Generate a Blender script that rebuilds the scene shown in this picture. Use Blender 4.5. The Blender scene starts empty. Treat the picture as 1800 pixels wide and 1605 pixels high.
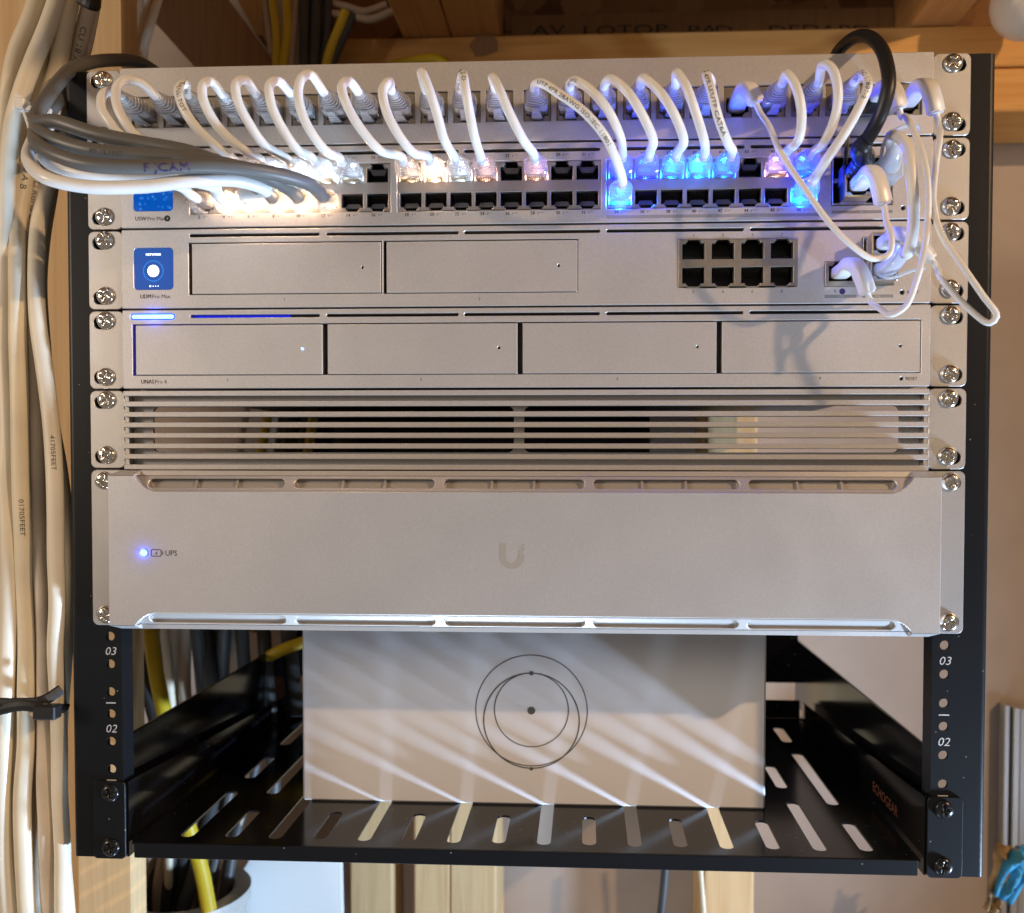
import bpy, math, random
from mathutils import Vector, Matrix
from mathutils.geometry import tessellate_polygon
random.seed(7)
S = 0.001                                   # everything below is written in millimetres
scene = bpy.context.scene
COL = scene.collection

# ------------------------------------------------------------------ camera
F_PX, YAW, PITCH, ROLL = 1657.44, 0.05114, 0.02854, 0.00135
CAM = Vector((36.39, -520.0, 224.84)); PPX, PPY = 41.55, 62.04
def _R(a, i):
    M = Matrix.Identity(3); j, k = [(1, 2), (2, 0), (0, 1)][i]
    c, s = math.cos(a), math.sin(a)
    M[j][j] = c; M[k][k] = c; M[j][k] = -s; M[k][j] = s
    return M
VIEW = _R(ROLL, 2) @ _R(PITCH, 0) @ _R(YAW, 1) @ Matrix(((1, 0, 0), (0, 0, -1), (0, 1, 0)))   # rows: right, down, forward
VT = VIEW.transposed()
def at(u, v, Y):                            # a point of the place at depth Y (mm) seen at photograph pixel (u, v)
    d = VT @ Vector(((u - 900 - PPX) / F_PX, (v - 802.5 - PPY) / F_PX, 1.0))
    return CAM + d * ((Y - CAM.y) / d.y)
cam = bpy.data.cameras.new('camera'); camo = bpy.data.objects.new('camera', cam); COL.objects.link(camo)
r, dn, fw = VIEW[0], VIEW[1], VIEW[2]
camo.matrix_world = Matrix(((r.x, -dn.x, -fw.x, CAM.x * S), (r.y, -dn.y, -fw.y, CAM.y * S), (r.z, -dn.z, -fw.z, CAM.z * S), (0, 0, 0, 1)))
cam.sensor_fit = 'HORIZONTAL'; cam.sensor_width = 36; cam.lens = F_PX / 1800 * 36
cam.shift_x = -PPX / 1800; cam.shift_y = PPY / 1800
cam.clip_start = 0.01; cam.clip_end = 50
cam.dof.use_dof = True; cam.dof.focus_distance = 0.515; cam.dof.aperture_fstop = 9.0
scene.camera = camo

# ------------------------------------------------------------------ light
w = bpy.data.worlds.new('World'); scene.world = w; w.use_nodes = True
bg = w.node_tree.nodes['Background']; bg.inputs[0].default_value = (1.0, 0.87, 0.76, 1); bg.inputs[1].default_value = 0.145
def lamp(name, loc, target, kind, energy, color, size, spread=None):
    l = bpy.data.lights.new(name, kind); l.energy = energy; l.color = color
    if kind == 'AREA':
        l.shape = 'DISK'; l.size = size * S
        if spread: l.spread = math.radians(spread)
    else:
        l.shadow_soft_size = size * S
    o = bpy.data.objects.new(name, l); COL.objects.link(o)
    o.location = Vector(loc) * S
    o.rotation_euler = (Vector(target) - Vector(loc)).to_track_quat('-Z', 'Y').to_euler()
    return o
lamp('warm_lamp', (1250, -900, 860), (0, 0, 220), 'AREA', 32.0, (1.0, 0.66, 0.36), 55)
lamp('cool_lamp', (900, -190, -430), (0, 60, 40), 'AREA', 3.6, (0.52, 0.72, 1.0), 115, 70)
lamp('cool_fill', (-120, -50, -950), (-80, 20, 100), 'AREA', 1.1, (0.58, 0.78, 1.0), 160, 80)
lamp('room_lamp', (-1450, -980, 560), (-40, 60, 260), 'AREA', 9.0, (1.0, 0.83, 0.66), 420)
scene.view_settings.view_transform = 'Standard'; scene.view_settings.look = 'None'
scene.view_settings.exposure = 0.50; scene.view_settings.gamma = 1.0
scene.render.engine = 'CYCLES'
cy = scene.cycles
cy.use_denoising = True
cy.max_bounces = 8; cy.diffuse_bounces = 3; cy.glossy_bounces = 4; cy.transmission_bounces = 8; cy.transparent_max_bounces = 24
cy.caustics_reflective = False; cy.caustics_refractive = False; cy.sample_clamp_indirect = 6.0

# ------------------------------------------------------------------ materials
MATS = {}
def new_mat(name):
    m = bpy.data.materials.new(name); m.use_nodes = True; MATS[name] = m
    nt = m.node_tree
    return m, nt, nt.nodes['Principled BSDF']
def setp(p, col, rough, metal=0.0, spec=0.5):
    p.inputs['Base Color'].default_value = (*col, 1); p.inputs['Roughness'].default_value = rough
    p.inputs['Metallic'].default_value = metal; p.inputs['Specular IOR Level'].default_value = spec
def noise_node(nt, scale, detail=3, vec=None, mapping=None):
    n = nt.nodes.new('ShaderNodeTexNoise'); n.inputs['Scale'].default_value = scale; n.inputs['Detail'].default_value = detail
    tc = nt.nodes.new('ShaderNodeTexCoord')
    if mapping:
        mp = nt.nodes.new('ShaderNodeMapping'); mp.inputs['Scale'].default_value = mapping
        nt.links.new(tc.outputs['Object'], mp.inputs['Vector']); nt.links.new(mp.outputs['Vector'], n.inputs['Vector'])
    else:
        nt.links.new(tc.outputs['Object'], n.inputs['Vector'])
    return n
def ramp(nt, src, stops):
    r = nt.nodes.new('ShaderNodeValToRGB'); e = r.color_ramp.elements
    while len(e) < len(stops): e.new(0.5)
    for i, (p, c) in enumerate(stops):
        e[i].position = p; e[i].color = (*c, 1)
    nt.links.new(src, r.inputs['Fac']); return r
def plain(name, col, rough, metal=0.0, spec=0.5, var=0.0, bump=0.0, scale=300):
    m, nt, p = new_mat(name); setp(p, col, rough, metal, spec)
    if var or bump:
        n = noise_node(nt, scale, 4)
        if var:
            a = tuple(max(0, c * (1 - var)) for c in col); b = tuple(min(1, c * (1 + var)) for c in col)
            rp = ramp(nt, n.outputs['Fac'], [(0.3, a), (0.7, b)]); nt.links.new(rp.outputs['Color'], p.inputs['Base Color'])
        if bump:
            bp = nt.nodes.new('ShaderNodeBump'); bp.inputs['Strength'].default_value = bump; bp.inputs['Distance'].default_value = 0.0004
            nt.links.new(n.outputs['Fac'], bp.inputs['Height']); nt.links.new(bp.outputs['Normal'], p.inputs['Normal'])
    return m
def silver(name, col, rough, metal, grain=0.05, bump=0.25):
    m, nt, p = new_mat(name); setp(p, col, rough, metal)
    n = noise_node(nt, 1900, 2)
    a = tuple(c * (1 - grain) for c in col); b = tuple(min(1, c * (1 + grain)) for c in col)
    rp = ramp(nt, n.outputs['Fac'], [(0.32, a), (0.68, b)])
    big = noise_node(nt, 14, 4)
    mx = nt.nodes.new('ShaderNodeMix'); mx.data_type = 'RGBA'; mx.blend_type = 'MULTIPLY'; mx.inputs[0].default_value = 1
    rb = ramp(nt, big.outputs['Fac'], [(0.3, (0.94, 0.94, 0.95)), (0.7, (1, 1, 1))])
    sm = noise_node(nt, 38, 6); mr = nt.nodes.new('ShaderNodeMapRange'); mr.inputs[1].default_value = .3; mr.inputs[2].default_value = .7; mr.inputs[3].default_value = rough - .03; mr.inputs[4].default_value = rough + .03
    nt.links.new(sm.outputs['Fac'], mr.inputs[0]); nt.links.new(mr.outputs[0], p.inputs['Roughness'])
    nt.links.new(rp.outputs['Color'], mx.inputs[6]); nt.links.new(rb.outputs['Color'], mx.inputs[7])
    nt.links.new(mx.outputs[2], p.inputs['Base Color'])
    bp = nt.nodes.new('ShaderNodeBump'); bp.inputs['Strength'].default_value = bump; bp.inputs['Distance'].default_value = 0.00025
    nt.links.new(n.outputs['Fac'], bp.inputs['Height']); nt.links.new(bp.outputs['Normal'], p.inputs['Normal'])
    return m
def wood(name, a, b, axis, rough=0.65):
    m, nt, p = new_mat(name); setp(p, a, rough, 0, 0.3)
    sc = {'x': (0.6, 14, 14), 'y': (14, 0.6, 14), 'z': (14, 14, 0.6)}[axis]
    n = noise_node(nt, 6, 6, mapping=sc); n.inputs['Distortion'].default_value = 1.2
    k = noise_node(nt, 9, 2, mapping={'x': (0.5, 2, 2), 'y': (2, 0.5, 2), 'z': (2, 2, 0.5)}[axis])
    rp = ramp(nt, n.outputs['Fac'], [(0.25, a), (0.55, b), (0.8, tuple(c * 0.82 for c in a))])
    rk = ramp(nt, k.outputs['Fac'], [(0.24, (0.35, 0.24, 0.16)), (0.33, (1, 1, 1))])
    mx = nt.nodes.new('ShaderNodeMix'); mx.data_type = 'RGBA'; mx.blend_type = 'MULTIPLY'; mx.inputs[0].default_value = 1
    nt.links.new(rp.outputs['Color'], mx.inputs[6]); nt.links.new(rk.outputs['Color'], mx.inputs[7])
    nt.links.new(mx.outputs[2], p.inputs['Base Color'])
    bp = nt.nodes.new('ShaderNodeBump'); bp.inputs['Strength'].default_value = 0.3; bp.inputs['Distance'].default_value = 0.001
    nt.links.new(n.outputs['Fac'], bp.inputs['Height']); nt.links.new(bp.outputs['Normal'], p.inputs['Normal'])
    return m
def clear(name, tint, milk, rough=0.10, refr=0.0):
    m = bpy.data.materials.new(name); m.use_nodes = True; MATS[name] = m
    nt = m.node_tree; nt.nodes.clear()
    out = nt.nodes.new('ShaderNodeOutputMaterial')
    tr = nt.nodes.new('ShaderNodeBsdfTransparent'); tr.inputs[0].default_value = (*[0.55 + 0.45 * t for t in tint], 1)
    tl = nt.nodes.new('ShaderNodeBsdfTranslucent'); tl.inputs[0].default_value = (*tint, 1)
    df = nt.nodes.new('ShaderNodeBsdfDiffuse'); df.inputs[0].default_value = (*tint, 1)
    gl = nt.nodes.new('ShaderNodeBsdfGlossy'); gl.inputs['Roughness'].default_value = rough
    fr = nt.nodes.new('ShaderNodeFresnel'); fr.inputs['IOR'].default_value = 2.1
    m0 = nt.nodes.new('ShaderNodeMixShader'); m0.inputs[0].default_value = 0.5
    m1 = nt.nodes.new('ShaderNodeMixShader'); m1.inputs[0].default_value = milk
    m2 = nt.nodes.new('ShaderNodeMixShader')
    L = nt.links.new
    L(tl.outputs[0], m0.inputs[1]); L(df.outputs[0], m0.inputs[2])
    src = tr
    if refr:
        rf = nt.nodes.new('ShaderNodeBsdfRefraction'); rf.inputs['Roughness'].default_value = 0.03; rf.inputs['IOR'].default_value = 1.35
        src = nt.nodes.new('ShaderNodeMixShader'); src.inputs[0].default_value = refr
        L(tr.outputs[0], src.inputs[1]); L(rf.outputs[0], src.inputs[2])
    L(src.outputs[0], m1.inputs[1]); L(m0.outputs[0], m1.inputs[2])
    ge = nt.nodes.new('ShaderNodeNewGeometry'); sb = nt.nodes.new('ShaderNodeMath'); sb.operation = 'SUBTRACT'; sb.inputs[0].default_value = 1.0
    mu = nt.nodes.new('ShaderNodeMath'); mu.operation = 'MULTIPLY'
    bk = nt.nodes.new('ShaderNodeMath'); bk.operation = 'MULTIPLY'; bk.inputs[1].default_value = 0.72
    L(ge.outputs['Backfacing'], bk.inputs[0]); L(bk.outputs[0], sb.inputs[1]); L(sb.outputs[0], mu.inputs[0]); L(fr.outputs[0], mu.inputs[1])
    L(mu.outputs[0], m2.inputs[0]); L(m1.outputs[0], m2.inputs[1]); L(gl.outputs[0], m2.inputs[2])
    L(m2.outputs[0], out.inputs[0])
    return m
def emit(name, col, strength):
    m, nt, p = new_mat(name); setp(p, (0.02, 0.02, 0.02), 0.3)
    p.inputs['Emission Color'].default_value = (*col, 1); p.inputs['Emission Strength'].default_value = strength
    return m
silver('silver', (0.64, 0.615, 0.595), 0.42, 0.55, 0.08, 0.22)
silver('silver_ear', (0.60, 0.58, 0.56), 0.40, 0.70, 0.11, 0.3)
silver('silver_ups', (0.62, 0.595, 0.575), 0.42, 0.55, 0.07, 0.18)
plain('frame_metal', (0.52, 0.48, 0.45), 0.35, 0.9)
plain('nickel', (0.74, 0.69, 0.62), 0.16, 1.0)
plain('cage_metal', (0.62, 0.58, 0.52), 0.22, 1.0)
plain('brass', (0.80, 0.58, 0.20), 0.2, 1.0)
plain('gold_pin', (0.75, 0.55, 0.25), 0.3, 1.0)
plain('port_plastic', (0.018, 0.018, 0.02), 0.45)
plain('port_grey', (0.11, 0.11, 0.12), 0.5)
plain('pin_grey', (0.16, 0.15, 0.15), 0.4, 0.6)
plain('keystone', (0.42, 0.37, 0.30), 0.35, 0.8, var=0.08)
plain('black', (0.004, 0.004, 0.005), 0.5)
plain('black_paint', (0.005, 0.006, 0.008), 0.38, 0, 0.28, bump=0.08, scale=1500)
plain('black_gloss', (0.004, 0.004, 0.005), 0.14, 0, 0.36, bump=0.03, scale=600)
for nm in ('black_paint', 'black_gloss'):
    nt = MATS[nm].node_tree; p = nt.nodes['Principled BSDF']
    vo = nt.nodes.new('ShaderNodeTexVoronoi'); vo.inputs['Scale'].default_value = 130
    tc = nt.nodes.new('ShaderNodeTexCoord'); nt.links.new(tc.outputs['Object'], vo.inputs['Vector'])
    c0 = tuple(p.inputs['Base Color'].default_value)[:3]
    rp = ramp(nt, vo.outputs['Distance'], [(0.0, (.35, .33, .30)), (0.045, (.2, .19, .18)), (0.06, c0)]); nt.links.new(rp.outputs['Color'], p.inputs['Base Color'])
plain('black_screw', (0.03, 0.03, 0.032), 0.22, 0.7)
plain('black_rubber', (0.014, 0.014, 0.015), 0.42)
plain('ink', (0.02, 0.02, 0.022), 0.6)
plain('dark_body', (0.03, 0.029, 0.028), 0.5, 0.0, 0.3)
plain('ink_faint', (0.09, 0.085, 0.08), 0.6)
plain('ink_grey', (0.33, 0.32, 0.31), 0.5)
plain('ink_white', (0.48, 0.48, 0.49), 0.6)
plain('ink_orange', (0.20, 0.06, 0.02), 0.5)
plain('ink_purple', (0.05, 0.02, 0.14), 0.6)
plain('logo_grey', (0.50, 0.46, 0.40), 0.35, 0.4)
plain('line_grey', (0.10, 0.11, 0.10), 0.4)
plain('grey_bar', (0.27, 0.26, 0.255), 0.5)
plain('white_cord', (0.80, 0.79, 0.77), 0.32, 0, 0.5, var=0.03, scale=60)
plain('slim_cord', (0.80, 0.78, 0.75), 0.38, var=0.03, scale=80)
plain('slim_plug', (0.82, 0.80, 0.78), 0.30)
plain('bundle_white', (0.74, 0.65, 0.48), 0.45, var=0.10, bump=0.08, scale=35)
plain('bundle_white_b', (0.76, 0.69, 0.55), 0.42, var=0.08, bump=0.08, scale=28)
plain('bundle_dirty', (0.62, 0.53, 0.42), 0.5, var=0.16, bump=0.1, scale=40)
plain('grey_cord', (0.115, 0.115, 0.112), 0.42, var=0.08, bump=0.05, scale=50)
plain('dark_cord', (0.045, 0.047, 0.05), 0.5, var=0.15, scale=40)
plain('yellow_cord', (0.62, 0.45, 0.02), 0.42, var=0.06, scale=40)
plain('tan_cord', (0.42, 0.34, 0.27), 0.5, var=0.12, scale=40)
plain('box_white', (0.77, 0.765, 0.80), 0.22, 0, 0.5, bump=0.02, scale=900)
plain('drywall', (0.44, 0.36, 0.305), 0.9, 0, 0.2, var=0.06, bump=0.15, scale=18)
plain('panel_white', (0.84, 0.86, 0.87), 0.5, var=0.03, scale=12)
plain('pvc_grey', (0.42, 0.42, 0.40), 0.45, var=0.06, scale=20)
plain('bulb_white', (0.74, 0.72, 0.70), 0.35, bump=0.02, scale=60)
plain('alu', (0.62, 0.62, 0.62), 0.35, 0.7)
plain('teal_cloth', (0.03, 0.24, 0.42), 0.8, var=0.35, bump=0.4, scale=60)
plain('tan_cloth', (0.36, 0.22, 0.09), 0.85, var=0.5, bump=0.4, scale=50)
wood('pine_z', (0.58, 0.36, 0.165), (0.70, 0.48, 0.25), 'z')
wood('pine_x', (0.62, 0.30, 0.085), (0.72, 0.39, 0.13), 'x')
wood('pine_y', (0.52, 0.26, 0.09), (0.62, 0.34, 0.13), 'y')
wood('brown_board', (0.24, 0.13, 0.06), (0.31, 0.18, 0.085), 'z')
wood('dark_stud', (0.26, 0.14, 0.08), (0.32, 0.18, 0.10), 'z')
m, nt, p = new_mat('osb'); setp(p, (0.2, 0.1, 0.05), 0.8, 0, 0.2)
vo = nt.nodes.new('ShaderNodeTexVoronoi'); vo.inputs['Scale'].default_value = 42
tc = nt.nodes.new('ShaderNodeTexCoord'); nt.links.new(tc.outputs['Object'], vo.inputs['Vector'])
sep = nt.nodes.new('ShaderNodeSeparateColor'); nt.links.new(vo.outputs['Color'], sep.inputs[0])
rp = ramp(nt, sep.outputs[0], [(0.0, (0.14, 0.07, 0.035)), (0.5, (0.26, 0.14, 0.065)), (1.0, (0.34, 0.20, 0.10))])
nt.links.new(rp.outputs['Color'], p.inputs['Base Color'])
clear('clear_plug', (0.95, 0.95, 0.97), 0.22)
clear('clear_boot', (0.97, 0.97, 1.0), 0.20)
clear('milky_plug', (0.92, 0.93, 0.95), 0.80)
# lit screen: blue with a starry sparkle
m, nt, p = new_mat('screen_stars'); setp(p, (0.0, 0.02, 0.1), 0.15)
vo = nt.nodes.new('ShaderNodeTexVoronoi'); vo.inputs['Scale'].default_value = 330
tc = nt.nodes.new('ShaderNodeTexCoord'); nt.links.new(tc.outputs['Object'], vo.inputs['Vector'])
rp = ramp(nt, vo.outputs['Distance'], [(0.0, (0.55, 0.85, 1.0)), (0.11, (0.02, 0.20, 0.75)), (0.4, (0.0, 0.085, 0.46))])
nt.links.new(rp.outputs['Color'], p.inputs['Emission Color']); p.inputs['Emission Strength'].default_value = 0.62
emit('screen_blue', (0.0, 0.085, 0.44), 0.62)
emit('screen_ring', (0.01, 0.20, 0.72), 0.9)
emit('screen_white', (0.85, 0.95, 1.0), 2.2)
emit('led_blue', (0.06, 0.20, 1.0), 9.0)
emit('led_bar', (0.22, 0.45, 1.0), 2.6)
emit('led_halo', (0.01, 0.05, 1.0), 1.4)  # blue glow imitating the bloom around the lights
emit('led_leak', (0.004, 0.02, 1.0), 0.55)  # glow standing in for blue light leaking into the gaps
emit('led_green', (0.15, 1.0, 0.05), 4.0)

# ------------------------------------------------------------------ mesh helpers
class MB:
    def __init__(s): s.v = []; s.f = []; s.sm = []
    def add(s, vs, fs, smooth=False):
        b = len(s.v); s.v += [tuple(x) for x in vs]; s.f += [tuple(i + b for i in f) for f in fs]; s.sm += [smooth] * len(fs)
        return s
    def box(s, x0, x1, y0, y1, z0, z1, c=0.0):
        if c <= 0:
            vs = [(x, y, z) for x in (x0, x1) for y in (y0, y1) for z in (z0, z1)]
            return s.add(vs, [(0, 1, 3, 2), (4, 6, 7, 5), (0, 4, 5, 1), (2, 3, 7, 6), (0, 2, 6, 4), (1, 5, 7, 3)])
        vs = []; idx = {}
        for ix, x in enumerate((x0, x1)):
            for iy, y in enumerate((y0, y1)):
                for iz, z in enumerate((z0, z1)):
                    sx, sy, sz = (c if ix == 0 else -c), (c if iy == 0 else -c), (c if iz == 0 else -c)
                    for k, pnt in enumerate(((x, y + sy, z + sz), (x + sx, y, z + sz), (x + sx, y + sy, z))):
                        idx[ix, iy, iz, k] = len(vs); vs.append(pnt)
        fs = []
        for i in (0, 1):
            fs += [tuple(idx[i, a, b, 0] for a, b in ((0, 0), (1, 0), (1, 1), (0, 1))), tuple(idx[a, i, b, 1] for a, b in ((0, 0), (1, 0), (1, 1), (0, 1))), tuple(idx[a, b, i, 2] for a, b in ((0, 0), (1, 0), (1, 1), (0, 1)))]
        for a in (0, 1):
            for b in (0, 1):
                fs += [(idx[0, a, b, 1], idx[1, a, b, 1], idx[1, a, b, 2], idx[0, a, b, 2]), (idx[a, 0, b, 0], idx[a, 1, b, 0], idx[a, 1, b, 2], idx[a, 0, b, 2]), (idx[a, b, 0, 0], idx[a, b, 1, 0], idx[a, b, 1, 1], idx[a, b, 0, 1])]
                for d in (0, 1): fs.append((idx[a, b, d, 0], idx[a, b, d, 1], idx[a, b, d, 2]))
        return s.add(vs, fs)
    def tube(s, path, r, n=12, cap=True, smooth=True, flat=None):
        fr = frames(path); vs = []; fs = []
        for i, (P, T, N, B) in enumerate(fr):
            rr = r(i / (len(fr) - 1)) if callable(r) else r
            ra, rb = rr if isinstance(rr, tuple) else (rr, rr)
            for k in range(n):
                a = 2 * math.pi * k / n; ca, sa = math.cos(a), math.sin(a)
                if flat:
                    ca = math.copysign(abs(ca) ** flat, ca); sa = math.copysign(abs(sa) ** flat, sa)
                vs.append(P + N * (ca * ra) + B * (sa * rb))
        for i in range(len(fr) - 1):
            for k in range(n):
                fs.append((i * n + k, i * n + (k + 1) % n, (i + 1) * n + (k + 1) % n, (i + 1) * n + k))
        s.add(vs, fs, smooth)
        if cap:
            m_ = (len(fr) - 1) * n
            s.add(vs[:n], [tuple(reversed(range(n)))]); s.add(vs[m_:], [tuple(range(n))])
        return s
    def mesh(s, name):
        me = bpy.data.meshes.new(name)
        me.from_pydata([(x * S, y * S, z * S) for x, y, z in s.v], [], s.f)
        me.polygons.foreach_set('use_smooth', s.sm); me.update()
        return me
    def build(s, name, mat, parent=None):
        me = s.mesh(name); me.materials.append(MATS[mat])
        return link(me, name, parent)
def link(me, name, parent=None, loc=None, rot=None):
    o = bpy.data.objects.new(name, me); COL.objects.link(o)
    if loc is not None: o.location = Vector(loc) * S
    if rot is not None: o.rotation_euler = rot
    if parent is not None:
        o.parent = parent
        o.matrix_parent_inverse = parent_inv(parent)
    return o
def parent_inv(p):
    M = Matrix.Identity(4); q = p
    while q is not None:
        M = Matrix.LocRotScale(q.location, q.rotation_euler, q.scale).inverted() @ (M if q is p else M)
        if q.parent is None: break
        M = M @ Matrix.Identity(4)
        break
    return M
def thing(name, loc, label, cat, group=None):
    o = bpy.data.objects.new(name, None); COL.objects.link(o); o.empty_display_size = 0.02
    o.location = Vector(loc) * S
    tag(o, label, cat, group); return o
def tag(o, label, cat, group=None):
    o['label'] = label; o['category'] = cat
    if group: o['group'] = group
    return o
def catmull(pts, step=2.0):
    pts = [Vector(p) for p in pts]
    P = [pts[0] * 2 - pts[1]] + pts + [pts[-1] * 2 - pts[-2]]
    out = []
    for i in range(1, len(P) - 2):
        p0, p1, p2, p3 = P[i - 1:i + 3]
        n = max(2, int((p2 - p1).length / step))
        t0 = 0; t1 = t0 + max((p1 - p0).length, 1e-3) ** .5; t2 = t1 + max((p2 - p1).length, 1e-3) ** .5; t3 = t2 + max((p3 - p2).length, 1e-3) ** .5
        for k in range(n):
            t = t1 + (t2 - t1) * k / n
            A1 = p0 * ((t1 - t) / (t1 - t0)) + p1 * ((t - t0) / (t1 - t0)); A2 = p1 * ((t2 - t) / (t2 - t1)) + p2 * ((t - t1) / (t2 - t1)); A3 = p2 * ((t3 - t) / (t3 - t2)) + p3 * ((t - t2) / (t3 - t2))
            B1 = A1 * ((t2 - t) / (t2 - t0)) + A2 * ((t - t0) / (t2 - t0)); B2 = A2 * ((t3 - t) / (t3 - t1)) + A3 * ((t - t1) / (t3 - t1))
            out.append(B1 * ((t2 - t) / (t2 - t1)) + B2 * ((t - t1) / (t2 - t1)))
    out.append(pts[-1]); return out
def frames(path):
    fr = []; N = None
    for i, P in enumerate(path):
        T = (path[min(i + 1, len(path) - 1)] - path[max(i - 1, 0)]).normalized()
        if N is None:
            N = T.orthogonal().normalized() if abs(T.z) > 0.9 else Vector((0, 0, 1)).cross(T).normalized()
        N = (N - T * N.dot(T)).normalized()
        fr.append((P, T, N, T.cross(N)))
    return fr
def rrect(x0, x1, z0, z1, r=0.0, n=4):
    if r <= 0: return [(x0, z0), (x1, z0), (x1, z1), (x0, z1)]
    out = []
    for cx, cz, a0 in ((x1 - r, z0 + r, -90), (x1 - r, z1 - r, 0), (x0 + r, z1 - r, 90), (x0 + r, z0 + r, 180)):
        for k in range(n + 1):
            a = math.radians(a0 + 90 * k / n); out.append((cx + r * math.cos(a), cz + r * math.sin(a)))
    return out
def circ(cx, cz, r, n=16): return [(cx + r * math.cos(2 * math.pi * k / n), cz + r * math.sin(2 * math.pi * k / n)) for k in range(n)]
def offset(poly, d):                        # d > 0 shrinks a counter-clockwise loop
    n = len(poly); out = []
    for i in range(n):
        a, b, c = Vector(poly[i - 1]), Vector(poly[i]), Vector(poly[(i + 1) % n])
        e1, e2 = (b - a), (c - b)
        if e1.length < 1e-6 or e2.length < 1e-6: out.append(tuple(b)); continue
        e1.normalize(); e2.normalize()
        n1, n2 = Vector((-e1.y, e1.x)), Vector((-e2.y, e2.x)); mm = n1 + n2
        k = d / max(0.3, (1 + n1.dot(n2)))
        out.append(tuple(b + mm * k))
    return out
def area(p): return sum(p[i - 1][0] * p[i][1] - p[i][0] * p[i - 1][1] for i in range(len(p))) / 2
def ccw(p): return p if area(p) > 0 else p[::-1]
def plate(mb, outer, holes, yf, yb, c=0.3, back=True, xf=None):
    """plate in the x-z plane from front depth yf to back depth yb, with holes and a small chamfer on the front edges"""
    xf = xf or (lambda q: q)
    loops = [ccw(outer)] + [ccw(h)[::-1] for h in holes]
    def tess(ls, y, flip):
        flatl = [pt for l in ls for pt in l]
        tris = tessellate_polygon([[Vector((a, b, 0)) for a, b in l] for l in ls])
        fs = []
        for t in tris:
            a, b, c_ = [Vector(flatl[i]) for i in t]
            ar = (b - a).cross(c_ - a)
            if abs(ar) < 1e-9: continue
            fs.append(tuple(t) if (ar > 0) != flip else tuple(reversed(t)))
        mb.add([xf((a, y, b)) for a, b in flatl], fs)
    ins = [offset(l, c) for l in loops] if c else loops
    tess(ins, yf, False)
    if back: tess(loops, yb, True)
    for l, q in zip(loops, ins):
        n = len(l)
        if c:
            mb.add([xf((a, yf, b)) for a, b in q] + [xf((a, yf + c, b)) for a, b in l], [(i, n + i, n + (i + 1) % n, (i + 1) % n) for i in range(n)])
        mb.add([xf((a, yf + c, b)) for a, b in l] + [xf((a, yb, b)) for a, b in l], [(i, n + i, n + (i + 1) % n, (i + 1) % n) for i in range(n)])
    return mb
_tc = {}
def text2d(string, size):                   # flat glyph mesh: (verts 2d, faces, width), origin bottom-left
    if string not in _tc:
        cu = bpy.data.curves.new('t', 'FONT'); cu.body = string; cu.resolution_u = 2
        ob = bpy.data.objects.new('t', cu); me = ob.to_mesh()
        vs = [(v.co.x, v.co.y) for v in me.vertices]; fs = [tuple(p.vertices) for p in me.polygons]
        ob.to_mesh_clear(); bpy.data.objects.remove(ob); bpy.data.curves.remove(cu)
        _tc[string] = (vs, fs)
    vs, fs = _tc[string]
    k = size / 0.72
    x0 = min((v[0] for v in vs), default=0); x1 = max((v[0] for v in vs), default=0)
    return [((a - x0) * k, b * k) for a, b in vs], fs, (x1 - x0) * k
def put_text(mb, string, x, z, y, size, align='c', sx=1.0, shear=0.0, bold=0):
    vs, fs, wd = text2d(string, size)
    ox = {'c': -wd * sx / 2, 'l': 0, 'r': -wd * sx}[align]
    for b in range(bold + 1):
        mb.add([(x + ox + a * sx + shear * q + b * 0.12 * size * .5, y - b * .004, z + q) for a, q in vs], fs)
    return wd * sx
BOLT = [(0.35, 1.0), (-0.25, 0.42), (0.02, 0.42), (-0.3, -0.1), (0.34, 0.55), (0.06, 0.55)]
def put_bolt(mb, x, z, y, size):
    tr = tessellate_polygon([[Vector((a, b, 0)) for a, b in BOLT]])
    mb.add([(x + a * size, y, z + b * size) for a, b in BOLT], [tuple(t) for t in tr])
def put_ring(mb, x, z, y, r, wd, n=64):
    vs = []; fs = []
    for k in range(n):
        a = 2 * math.pi * k / n
        for rr in (r - wd / 2, r + wd / 2): vs.append((x + rr * math.cos(a), y, z + rr * math.sin(a)))
    for k in range(n): fs.append((2 * k, 2 * k + 1, (2 * k + 3) % (2 * n), (2 * k + 2) % (2 * n)))
    mb.add(vs, fs)
def put_disc(mb, x, z, y, r, n=24): mb.add([(a, y, b) for a, b in circ(x, z, r, n)], [tuple(range(n))])
def put_rect(mb, x0, x1, z0, z1, y, r=0): 
    q = rrect(x0, x1, z0, z1, r); mb.add([(a, y, b) for a, b in q], [tuple(range(len(q)))])
def wrap_text(mb, path, rad, string, s0, size, rev=False, tilt=0.0, sx=1.0):
    vs, fs, wd = text2d(string, size)
    L = [0]
    for a, b in zip(path, path[1:]): L.append(L[-1] + (b - a).length)
    out = []
    for x, y in vs:
        s = s0 + x * sx if not rev else s0 - x * sx
        s = min(max(s, 0), L[-1] - 1e-3)
        i = 0
        lo, hi = 0, len(L) - 1
        while hi - lo > 1:
            md = (lo + hi) // 2
            if L[md] <= s: lo = md
            else: hi = md
        i = lo
        t = (s - L[i]) / max(1e-6, L[i + 1] - L[i])
        P = path[i].lerp(path[i + 1], t)
        T = (path[min(i + 2, len(path) - 1)] - path[max(i - 1, 0)]).normalized()
        if rev: T = -T
        N = CAM - P; N = (N - T * N.dot(T)).normalized(); B = N.cross(T)
        a = (y - size / 2) / rad + tilt
        out.append(P + (N * math.cos(a) + B * math.sin(a)) * (rad + 0.06 + 0.05 * size * size / rad))
    mb.add(out, fs); return wd

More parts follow.
